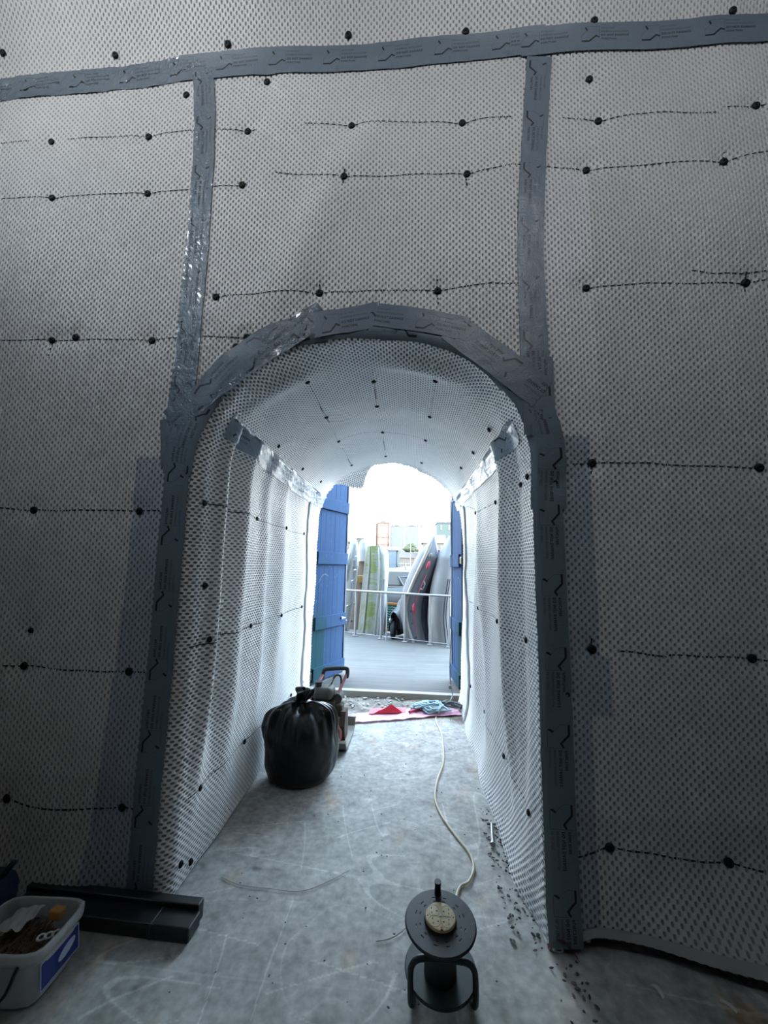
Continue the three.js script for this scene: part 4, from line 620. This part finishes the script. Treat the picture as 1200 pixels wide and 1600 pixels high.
{ // second: brown timber showing under a white bow
  const t = thing('wooden_dinghy', 'brown timber boat with a white bow, stood on end behind the first dinghy', 'boat');
  obj('hull', standHull([[-1.578,-0.062,-7.437], [-1.46,0.665,-7.385], [-1.373,1.397,-7.346], [-1.304,1.721,-7.315]], [[-1.247,-0.027,-7.29], [-1.192,0.683,-7.265], [-1.136,1.403,-7.24], [-1.13,1.723,-7.237]], 0.05, 0.3), M([0.075, 0.05, 0.035], 0.8), t);
  obj('bow', standHull([[-1.307,1.588,-7.262], [-1.316,1.867,-7.266], [-1.29,2.044,-7.254], [-1.244,2.088,-7.233]], [[-1.103,1.591,-7.171], [-1.111,1.838,-7.174], [-1.147,2.013,-7.19], [-1.196,2.087,-7.212]], 0.10, 0.3), whiteGel, t);
  const a = V3(...[-1.271,1.184,-7.202]); obj('thwart', bx(0.16, 0.16, 0.08, a.x, a.y, a.z, 0.01), M([0.20, 0.12, 0.035], 0.7), t);
  for (const q of [[-1.379,0.636,-7.25], [-1.444,0.249,-7.279]]) obj('drain', new THREE.SphereGeometry(0.025, 10, 8).translate(...q), M([0.02, 0.02, 0.02], 0.6), t);
}
const algae = dataTex(256, 512, (u, v) => { const s = fbm(u * 7, v * 26, 4) + 0.35 * N3(u * 30, v * 70) + 0.75 * Math.exp(-(((u - 0.25) / 0.13) ** 2)) + 0.5 * N3(u * 14, v * 5, 3) - 0.60 + 0.25 * v; const k = Math.max(0, Math.min(1, s * 2.2)), n = 12 * N3(u * 60, v * 90); return [215 - 45 * k + n, 220 - 25 * k + n, 212 - 110 * k + n]; }, true);
{ // third: upturned white hull, green with algae
  const t = thing('dinghy', 'white hull stained green with algae, stood on end with its bottom towards the doors', 'boat');
  obj('hull', standHull([[-1.228,0.002,-6.953], [-1.166,0.85,-6.925], [-1.123,1.406,-6.906], [-1.089,1.799,-6.891], [-1.063,1.94,-6.879]], [[-0.707,0.006,-6.72], [-0.657,0.88,-6.698], [-0.625,1.351,-6.684], [-0.646,1.69,-6.693], [-0.708,1.896,-6.721]], 0.14, 0.3, 0.03), MP([0.20, 0.20, 0.19], 0.55, { map: algae }), t);
  obj('keel_strip', [varTube([[-1.1,0.073,-6.709], [-1.037,0.871,-6.682], [-0.999,1.546,-6.664], [-0.997,1.903,-6.685]], [0.014, 0.016, 0.016, 0.01], 30, 8), varTube([[-0.841,0.067,-6.561], [-0.792,0.887,-6.539], [-0.782,1.55,-6.557], [-0.808,1.875,-6.601]], [0.014, 0.016, 0.016, 0.01], 30, 8)], whiteGel, t);
  obj('side_tube', varTube([[-0.76,0.006,-6.711], [-0.716,0.615,-6.67], [-0.674,1.216,-6.651]], [0.08, 0.07, 0.03], 30, 12), M([0.13, 0.135, 0.14], 0.5), t);
}
const tubeGrey = MP([0.085, 0.086, 0.098], 0.55), tubePale = MP([0.15, 0.15, 0.155], 0.5), navy = MP([0.02, 0.024, 0.04], 0.5);
{ // inflatable, grey with a cream strake
  const t = thing('inflatable_boat', 'grey inflatable boat stood on end with a cream strake and red marks', 'boat');
  obj('near_tube', varTube([[0.359,2.097,-6.026], [0.287,1.82,-6.08], [0.128,1.415,-6.151], [-0.032,0.981,-6.222], [-0.093,0.677,-6.249], [-0.063,0.333,-6.236], [0.054,-0.02,-6.184]], [0.01, 0.20, 0.225, 0.225, 0.225, 0.21, 0.16], 70, 16), tubeGrey, t);
  obj('strake', varTube([[0.279,1.948,-5.875], [0.134,1.613,-5.901], [-0.034,1.241,-5.977], [-0.155,0.916,-6.031], [-0.19,0.694,-6.046], [-0.147,0.359,-6.033], [-0.033,0.043,-6.025]], [0.03, 0.034, 0.034, 0.034, 0.034, 0.034, 0.03], 60, 8), MP([0.24, 0.23, 0.20], 0.5), t);
  obj('far_tube', varTube([[0.438,1.833,-6.319], [0.392,1.509,-6.394], [0.266,1.051,-6.45], [0.152,0.689,-6.447], [0.141,0.354,-6.397], [0.219,-0.037,-6.307]], [0.05, 0.16, 0.17, 0.17, 0.17, 0.14], 60, 14), navy, t);  // second tube, coloured dark to stand for the boat's shaded side
  obj('floor', gridGeo(12, 30, (u, v) => V3(...[0.343,1.8,-6.197]).lerp(V3(...[0.098,0.677,-6.306]), v).addScaledVector(RD, (u - 0.5) * 0.12).addScaledVector(RN, 0.08)), M([0.03, 0.03, 0.035], 0.7, { side: THREE.DoubleSide }), t);
  const redM = M([0.25, 0.01, 0.03], 0.5); const e = (q, w, h, r) => new THREE.SphereGeometry(1, 14, 10).scale(w, h, 0.018).rotateZ(r).translate(...q);
  obj('red_emblem', e([0.232,1.529,-5.842], 0.028, 0.085, -0.35), redM, t); obj('red_emblem', e([-0.028,0.696,-5.957], 0.032, 0.10, 0.05), redM, t);
  obj('red_line', [varTube([[0.209,1.347,-5.874], [0.114,1.137,-5.916], [0.043,0.952,-5.948], [-0.005,0.792,-5.969]], [0.006, 0.011, 0.011, 0.006], 30, 6), varTube([[-0.027,0.647,-5.968], [-0,0.411,-5.956], [0.038,0.237,-5.939]], [0.006, 0.008, 0.006], 30, 6)], redM, t);
  obj('patch', e([0.278,1.712,-5.821], 0.03, 0.05, -0.3), M([0.10, 0.085, 0.055], 0.6), t);
  obj('grab_handle', [tube([[0.161,1.213,-5.862], [0.173,1.154,-5.835], [0.138,1.069,-5.851], [0.102,1.078,-5.888]], 0.014, 24, 6)], navy, t);
  for (const q of [[-0.089,0.647,-5.952], [-0.061,0.423,-5.939], [0.015,0.171,-5.906]]) obj('valve', new THREE.CylinderGeometry(0.022, 0.022, 0.03, 12).rotateX(Math.PI / 2).translate(...q), navy, t);
}
{ // pale inflatable behind the right leaf
  const t = thing('inflatable_boat', 'pale grey inflatable boat stood on end with twin dark stripes by the right leaf', 'boat');
  obj('near_tube', varTube([[0.693,2.099,-5.986], [0.633,1.762,-6.013], [0.562,1.265,-6.045], [0.503,0.773,-6.071], [0.492,0.41,-6.076], [0.54,0.023,-6.055]], [0.06, 0.20, 0.24, 0.26, 0.26, 0.22], 60, 18), tubePale, t);
  obj('dark_side', varTube([[0.58,1.861,-6.31], [0.468,1.446,-6.36], [0.369,0.929,-6.405], [0.333,0.483,-6.42], [0.361,-0.001,-6.408]], [0.05, 0.10, 0.12, 0.12, 0.10], 50, 14), navy, t);
  for (const o of [0, 4.5]) obj('stripe', varTube([[0, 0, 0]].length ? (o ? [[0.634,1.277,-5.728], [0.588,0.922,-5.748], [0.566,0.572,-5.758], [0.589,0.344,-5.748], [0.623,0.085,-5.744]] : [[0.6,1.276,-5.743], [0.548,0.92,-5.761], [0.52,0.569,-5.773], [0.537,0.34,-5.766], [0.567,0.078,-5.769]]) : [], [0.013, 0.015, 0.015, 0.015, 0.013], 40, 6), navy, t);
}
{ // upper end of another pale boat between the two inflatables
  const t = thing('dinghy', 'small white bow showing between the two inflatable boats', 'boat');
  obj('hull', standHull([[0.419,-0.023,-6.82], [0.454,1.037,-6.805], [0.492,1.579,-6.788], [0.518,1.798,-6.776]], [[0.6,-0.002,-6.74], [0.598,1.044,-6.74], [0.597,1.581,-6.741], [0.544,1.798,-6.764]], 0.08, 0.2), whiteGel, t);
}
{ // A-board
  const a = V3(...[-0.679,0.021,-7.036]), b = V3(...[-0.311,0.061,-6.872]), y1 = V3(...[-0.679,0.703,-7.036]).y, W = a.distanceTo(b), t = thing('chalkboard', 'orange framed green chalkboard standing behind the railing', 'sign', [a.x, 0.06, a.z], Math.atan2(-(b.z - a.z), b.x - a.x));
  const H = y1 - 0.06, wd = M([0.30, 0.10, 0.02], 0.6), ct = canvasTex(128, 256, (g, w, h) => { g.fillStyle = '#12493a'; g.fillRect(0, 0, w, h); g.strokeStyle = '#cfe6dc'; g.lineWidth = 3; seed = 3; for (let r = 0; r < 10; r++) { g.beginPath(); g.moveTo(12, 24 + r * 24); for (let x = 12; x < 112; x += 6) g.lineTo(x, 24 + r * 24 + rr(-6, 6)); g.stroke(); } });
  obj('frame', [bx(0.05, H, 0.03, 0.025, H / 2, 0), bx(0.05, H, 0.03, W - 0.025, H / 2, 0), bx(W, 0.05, 0.03, W / 2, H - 0.025, 0), bx(W, 0.05, 0.03, W / 2, 0.06, 0)], wd, t);
  const bd = obj('board', bx(W - 0.08, H - 0.1, 0.016, W / 2, H / 2 + 0.01, 0, 0.002), M(0xffffff, 0.8, { map: ct }), t);
  obj('back_leg', [bar([0.03, H - 0.05, -0.02], [0.03, 0.0, -0.35], 0.016), bar([W - 0.03, H - 0.05, -0.02], [W - 0.03, 0, -0.35], 0.016)], wd, t);
}
{ // covered scooter
  const c = V3(...[-0.444,0.083,-6.329]), t = thing('motor_scooter', 'black motor scooter under a silver grey cover behind the railing', 'scooter', [c.x, 0.06, c.z], 1.0); t.scale.setScalar(0.86);
  const rub = M([0.012, 0.012, 0.013], 0.8), sil = MP([0.05, 0.054, 0.058], 0.35, { metalness: 0.3, side: THREE.DoubleSide });
  const w = obj('front_wheel', [new THREE.TorusGeometry(0.16, 0.05, 12, 32).rotateY(0.5).translate(0.0, 0.20, 0)], rub, t); obj('rim', [new THREE.TorusGeometry(0.10, 0.016, 8, 28).rotateY(0.5).translate(0, 0.20, 0), ...[0, 1, 2, 3, 4].map((k) => bx(0.20, 0.02, 0.02, 0, 0, 0, 0.003).rotateZ(k * Math.PI / 5).rotateY(0.5).translate(0, 0.20, 0))], M([0.50, 0.30, 0.16], 0.4, { metalness: 0.4 }), w);
  obj('rear_wheel', [new THREE.TorusGeometry(0.16, 0.05, 12, 28).rotateY(0.5).translate(0.72, 0.20, 0.3)], rub, t);
  obj('bodywork', [bx(0.22, 0.46, 0.24, 0.2, 0.42, 0.06, 0.06), bx(0.55, 0.14, 0.24, 0.42, 0.22, 0.16, 0.05), bx(0.5, 0.26, 0.26, 0.66, 0.46, 0.24, 0.08), bar([0.0, 0.20, 0.06], [0.16, 0.62, 0.06], 0.025), bar([0.0, 0.2, -0.06], [0.16, 0.62, 0], 0.025), new THREE.TorusGeometry(0.23, 0.03, 8, 20, 2.2).rotateY(0.3).rotateZ(0.3).translate(0.0, 0.22, 0)], rub, t);
  obj('cover', gridGeo(36, 24, (u, v) => { const a = (u - 0.5) * Math.PI * 1.25, x = -0.10 + 0.95 * v, h = 0.36 + 0.44 * sst(-0.05, 0.42, v) - 0.12 * sst(0.6, 1, v); const r = 0.17 + 0.05 * Math.sin(v * 3); return V3(x + 0.02 * N3(u * 8, v * 8), 0.30 + h * Math.cos(a) * 0.85 + 0.03 * N3(u * 7, v * 9, 4), 0.10 + 0.12 * v + r * Math.sin(a) + 0.025 * Math.sin(v * 26 + u * 8)); }), sil, t);
  obj('headlamp_trim', [tube([[-0.06, 0.42, -0.06], [0.05, 0.50, -0.10], [0.2, 0.53, -0.12]], 0.014, 24, 6)], M([0.6, 0.6, 0.6], 0.3, { metalness: 0.6 }), t);
}
function car(label, p, turn, col) {
  const t = thing('parked_car', label, 'car', p, turn), body = MP(col, 0.3, { clearcoat: 0.8 }), gl = MP([0.02, 0.025, 0.03], 0.1);
  obj('body', [prism([[-2.0, 0.25], [2.0, 0.25], [2.05, 0.55], [1.9, 0.82], [1.0, 0.95], [0.45, 1.42], [-1.0, 1.46], [-1.75, 0.98], [-2.05, 0.85]], 1.6, 0.05).translate(0, 0, -0.8)], body, t);
  for (const s of [-1, 1]) obj('side_window', prism([[0.85, 0.98], [0.42, 1.34], [-0.95, 1.38], [-1.5, 1.0]], 0.02).translate(0, 0, s > 0 ? 0.845 : -0.865), gl, t);
  obj('windscreen', gridGeo(1, 1, (u, v) => V3(1.05 - 0.53 * v, 0.98 + 0.42 * v, -0.72 + 1.44 * u)), M([0.03, 0.03, 0.035], 0.1, { side: THREE.DoubleSide }), t).position.set(0.04, 0.05, 0);
  for (const [x, z] of [[1.25, 0.78], [1.25, -0.78], [-1.3, 0.78], [-1.3, -0.78]]) { const w = obj('wheel', new THREE.TorusGeometry(0.24, 0.09, 10, 24).translate(x, 0.33, z), M([0.02, 0.02, 0.02], 0.8), t); obj('hub', new THREE.CylinderGeometry(0.18, 0.18, 0.10, 16).rotateX(Math.PI / 2).translate(x, 0.33, z), M([0.5, 0.5, 0.5], 0.4, { metalness: 0.6 }), w); }
  for (const s of [-1, 1]) obj('tail_light', bx(0.06, 0.14, 0.24, -2.06, 0.82, s * 0.62, 0.01), M([0.5, 0.01, 0.02], 0.3), t);
  return t;
}
{ const c2 = [1.403,0.76];
  car('white car with a red tail light seen past the right leaf', [c2[0] + 1.9, 0.06, -9.4], -0.25, [0.62, 0.62, 0.62]); }

// the town across the harbour
const winM = MP([0.002, 0.0025, 0.003], 0.3), roofRed = M([0.0399, 0.0171, 0.0123], 0.8), roofGrey = M([0.0091, 0.0091, 0.0097], 0.8);
function building(label, [x0, y0], [x1, y1], z, dep, col, { cols = 0, rows = 0, roof = 'flat', roofM = roofGrey, rh = 0.25, chim = 0, low = 14, ww = 0.45, wh = 0.5 } = {}) {
  const W = x1 - x0 - (z < -200 ? 1 : 0.4), H = y0 - y1, t = thing('building', label, 'building', [(x0 + x1) / 2, y1, z]);
  obj('wall', bx(W, H + low, dep, 0, H - (H + low) / 2, -dep / 2, 0), M(col, 0.8), t);
  for (let r = 0; r < rows; r++) for (let c = 0; c < cols; c++) { const w = obj('window', bx(W / cols * ww, H / rows * wh, 0.3, (c + 0.5) / cols * W - W / 2, (r + 0.5) / rows * H, 0.0, 0), winM, t); }
  const R = rh * W;
  if (roof === 'side') { const k = [[0.4, -0.1], [-dep / 2, R], [-dep - 0.4, -0.1]]; obj('roof', prism(k.map(([a, b]) => [-a, b]), W + 0.8).rotateY(Math.PI / 2).translate(-W / 2 - 0.4, H, 0), roofM, t); }
  else if (roof === 'front') { obj('roof', prism([[-W / 2 - 0.2, 0], [W / 2 + 0.2, 0], [0, R]], dep).translate(0, H, -dep), roofM, t); }
  else if (roof === 'pediment') { obj('parapet', bx(W + 0.5, 0.7, dep, 0, H + 0.2, -dep / 2 + 0.3, 0), roofM, t); obj('pediment', prism([[-W / 4, 0], [W / 4, 0], [0, R]], 1).translate(0, H + 0.5, -0.6), roofM, t); }
  else obj('parapet', bx(W + 0.3, 0.5, dep + 0.3, 0, H + 0.1, -dep / 2, 0), roofM, t);
  for (let c = 0; c < chim; c++) obj('chimney', bx(0.9, 2.6, 0.9, -W / 2 + (c + 0.1) * W / Math.max(1, chim - 0.8), H + 1.0, -dep / 2, 0), M([0.0189, 0.0156, 0.0117], 0.9), t);
  return t;
}
const CREAM = [0.0475, 0.0427, 0.0333], WHITE = [0.0306, 0.0306, 0.0295];
building('cream hotel block with one column of windows left of the orange house', [-33.091,28.084], [-24.863,12.649], -250, 9, CREAM, { cols: 1, rows: 5, ww: 0.16, roofM: M(CREAM, 0.8) });
{ const t = building('tall peach house with orange trim and a small pediment on the hill', [-25.027,28.495], [-17.049,12.745], -249, 10, [0.0494, 0.0323, 0.0209], { cols: 2, rows: 4, ww: 0.34, wh: 0.5, roof: 'pediment', rh: 0.22, roofM: M([0.0437, 0.0171, 0.0104], 0.8) });
  const W = ([-17.368,28.596][0]) - ([-25.027,28.495][0]), H = ([-25.027,28.495][1]) - ([-24.642,12.607][1]), tr = M([0.0418, 0.0114, 0.0066], 0.8); obj('trim_band', [bx(W, 0.5, 0.4, 0, H * 0.12, 0.1, 0), bx(0.6, H, 0.4, W / 2 - 0.3, H / 2, 0.1, 0), bx(0.5, H, 0.4, -W / 2 + 0.25, H / 2, 0.1, 0), bx(W, 0.4, 0.4, 0, H * 0.42, 0.1, 0)], tr, t); }
building('white terraced house next to the peach house', [-17.251,26.339], [-7.821,13.005], -251, 10, WHITE, { cols: 3, rows: 3, ww: 0.18, wh: 0.35, roof: 'front', rh: 0.16, chim: 2 });
building('white terraced house with twin chimneys in the middle of the hill row', [-7.851,26.569], [1.898,13.228], -252, 10, WHITE, { cols: 2, rows: 3, ww: 0.16, wh: 0.45, roof: 'front', rh: 0.16, chim: 2 });
building('pale house at the right end of the hill row', [1.973,27.219], [13.654,13.488], -253, 10, [0.0494, 0.0466, 0.0418], { cols: 3, rows: 3, ww: 0.16, wh: 0.4, roof: 'side', rh: 0.05, chim: 2, roofM: M([0.0399, 0.0323, 0.0276], 0.8) });
building('sea green flat roofed building above the red roof', [6.112,14.854], [11.346,11.983], -120, 6, [0.0084, 0.0163, 0.0137], { cols: 2, rows: 1, ww: 0.18, wh: 0.5, roofM: roofGrey });
building('stone house with a pink tiled roof behind the inflatable boat', [1.716,8.115], [8.119,3.966], -110, 7, [0.0247, 0.0208, 0.0163], { cols: 3, rows: 2, ww: 0.2, wh: 0.4, roof: 'side', rh: 0.42, roofM: M([0.0418, 0.0238, 0.0171], 0.8) });
building('bright blue house by the far quay', [-10.146,6.547], [-6.061,1.166], -125, 7, [0.0117, 0.0228, 0.0338], { cols: 3, rows: 2, ww: 0.22, wh: 0.35, roof: 'side', rh: 0.30, roofM: M([0.0399, 0.0285, 0.0123], 0.8) });
building('white gabled house right of the blue house', [-6.139,6.085], [-3.482,1.22], -127, 8, [0.0437, 0.0475, 0.0513], { cols: 1, rows: 1, ww: 0.2, wh: 0.2, roof: 'front', rh: 0.5, roofM: M([0.0418, 0.0418, 0.0418], 0.8) });
building('brown stone house with a brown roof on the far quay', [-4.666,3.93], [0.369,0.79], -112, 7, [0.0260, 0.0195, 0.0137], { cols: 3, rows: 1, ww: 0.2, wh: 0.4, roof: 'side', rh: 0.36, roofM: M([0.0163, 0.0097, 0.0072], 0.8) });
building('white house on the hill glimpsed left of the blue door', [-71.504,31.34], [-60.923,13.901], -240, 10, WHITE, { cols: 3, rows: 4, ww: 0.25, wh: 0.4, roof: 'side', rh: 0.12, roofM: roofRed });
building('pink house glimpsed below it left of the blue door', [-38.963,8.594], [-33.304,0.559], -130, 8, [0.0466, 0.0333, 0.0285], { cols: 3, rows: 3, ww: 0.25, wh: 0.4, roof: 'side', rh: 0.2, roofM: roofRed });
building('cream house on the hill right of the right leaf', [18.481,22.104], [31.059,6.282], -200, 8, CREAM, { cols: 4, rows: 4, ww: 0.2, wh: 0.4, roof: 'side', rh: 0.16, roofM: roofRed });
function bush(label, [x, y], z, w, h, col) {
  const t = thing('tree', label, 'tree', [x, y, z]); seed = Math.floor(Math.abs(x * 77)) + 5; const gs = []; for (let i = 0; i < 70; i++) { const a = rr(0, 6.3), r = Math.sqrt(rnd()) * w / 2, k = 1 - (2 * r / w) ** 2; gs.push(new THREE.IcosahedronGeometry(rr(0.10, 0.2) * h, 0).scale(1.2, 0.8, 1).rotateX(rr(0, 3)).translate(r * Math.cos(a), h * (0.3 + 0.6 * k * rnd()), r * Math.sin(a) * 0.5)); }
  obj('foliage', gs, M(col, 0.9), t); obj('trunk', bar([0, -3, 0], [0, h * 0.4, 0], 0.05 * h, 7), M([0.0065, 0.0052, 0.0033], 0.9), t);
}
bush('yellow green bushes between the hill row and the brown roof', [-2.011,5.582], -135, 5.2, 4.2, [0.0163, 0.0182, 0.0052]);
bush('dark trees beside the white bow of the wooden boat', [-25.633,8.823], -180, 7, 6, [0.0084, 0.0104, 0.0052]);
bush('pale trees left of the first dinghy', [-32.144,7.526], -180, 6, 6, [0.0156, 0.0182, 0.0072]);
bush('yellow bushes seen past the right leaf', [8.058,0.616], -60, 5, 2.6, [0.0228, 0.0228, 0.0052]);
// moored boats aground in the harbour
function yacht(label, [x, yy], z, L, col, mast, turn, y = -3.35 + 3.1 * sst(-15, -80, z) + 0.12 * L) {
  const t = thing('moored_boat', label, 'boat', [x, y, z], turn); const st = [[-0.5, 0.30, 0.9], [-0.2, 0.34, 0.95], [0.15, 0.30, 1], [0.38, 0.16, 1.1], [0.5, 0.01, 1.2]];
  obj('hull', gridGeo(20, 16, (u, v) => { const f = v * 4, k = Math.min(3, Math.floor(f)), q = f - k, s = st[k].map((c, i) => c + (st[k + 1][i] - c) * q), a = (u - 0.5) * Math.PI; return V3(s[0] * L, (s[2] * (1 - Math.cos(a)) - 0.5) * 0.16 * L, s[1] * L * 0.5 * Math.sin(a)); }), M(col, 0.4, { side: THREE.DoubleSide }), t);
  obj('cabin', bx(0.3 * L, 0.12 * L, 0.18 * L, -0.05 * L, 0.14 * L, 0, 0.05), M([0.050, 0.050, 0.049], 0.5), t);
  obj('deck', gridGeo(1, 8, (u, v) => V3((-0.5 + 0.98 * v) * L, 0.07 * L, (u - 0.5) * 0.3 * L * (1 - v * v * 0.9))), M([0.042, 0.035, 0.025], 0.7, { side: THREE.DoubleSide }), t);
  if (mast) obj('mast', [bar([0.05 * L, 0.1 * L, 0], [0.05 * L, mast, 0], 0.06, 8), bar([0.05 * L, 0.3 * L, 0], [-0.4 * L, 0.3 * L, 0], 0.05, 6)], M([0.059, 0.059, 0.059], 0.4), t);
}
yacht('small yacht with a tall white mast before the brown stone house', [-1.331,0.501], -75, 5.5, [0.050, 0.050, 0.050], 6.2, 0.4);
yacht('white motor boat aground below the blue house', [-4.336,0.381], -70, 4.5, [0.052, 0.046, 0.042], 0, 2.6);
yacht('orange hulled boat aground near the far quay', [-3.188,0.37], -82, 4.5, [0.046, 0.021, 0.010], 0, 0.2);
yacht('pale dinghy aground right of the tall mast', [0.012,0.431], -66, 4, [0.046, 0.047, 0.044], 3.2, 2.9);
{ // small motor boat on chocks behind the railing
  const c = [-0.57,0.678]; yacht('small pale motor boat on chocks behind the chalkboard', [c[0], 0], -9.5, 3.6, [0.10, 0.11, 0.12], 0, 0.25, 0.66);
  const bt = scene.children[scene.children.length - 1]; obj('windscreen_frame', [bar([0.15, 0.30, -0.35], [0.0, 0.56, -0.3], 0.03), bar([0.15, 0.30, 0.35], [0.0, 0.56, 0.3], 0.03), bar([0.0, 0.56, -0.32], [0.0, 0.56, 0.32], 0.03), bar([0, 0.56, 0.3], [0.75, 0.5, 0.35], 0.025)], M([0.03, 0.033, 0.036], 0.5), bt); obj('chock', [bx(0.3, 0.5, 0.9, -0.9, -0.36, 0), bx(0.3, 0.5, 0.8, 0.8, -0.36, 0)], M([0.08, 0.06, 0.04], 0.9), bt);
}
{ // stacked trestles and poles on the near slip
  const t = thing('timber_trestles', 'tangle of grey timber trestles on the slip behind the cars', 'trestles', [0, 0, 0]), tm = M([0.025, 0.024, 0.020], 0.8); seed = 77;
  for (let i = 0; i < 16; i++) { const x = -1.5 + i * 0.22, z = -24 - (i % 4) * 0.8, y = -1.0 + 0.3 * (i % 3), l = rr(1.4, 2.4), a = rr(-1.1, 0.9); obj('pole', bar([x, y, z], [x + l * Math.sin(a), y + l * Math.cos(a), z - 0.3], 0.06, 7), tm, t); }
  structMesh('slipway', bx(16, 3, 10, 0, -2.6, -25, 0), M([0.028, 0.025, 0.021], 0.9));
}

scene.traverse((o) => { if (o.isMesh) { o.castShadow = true; o.receiveShadow = true; } });
renderer.render(scene, camera);
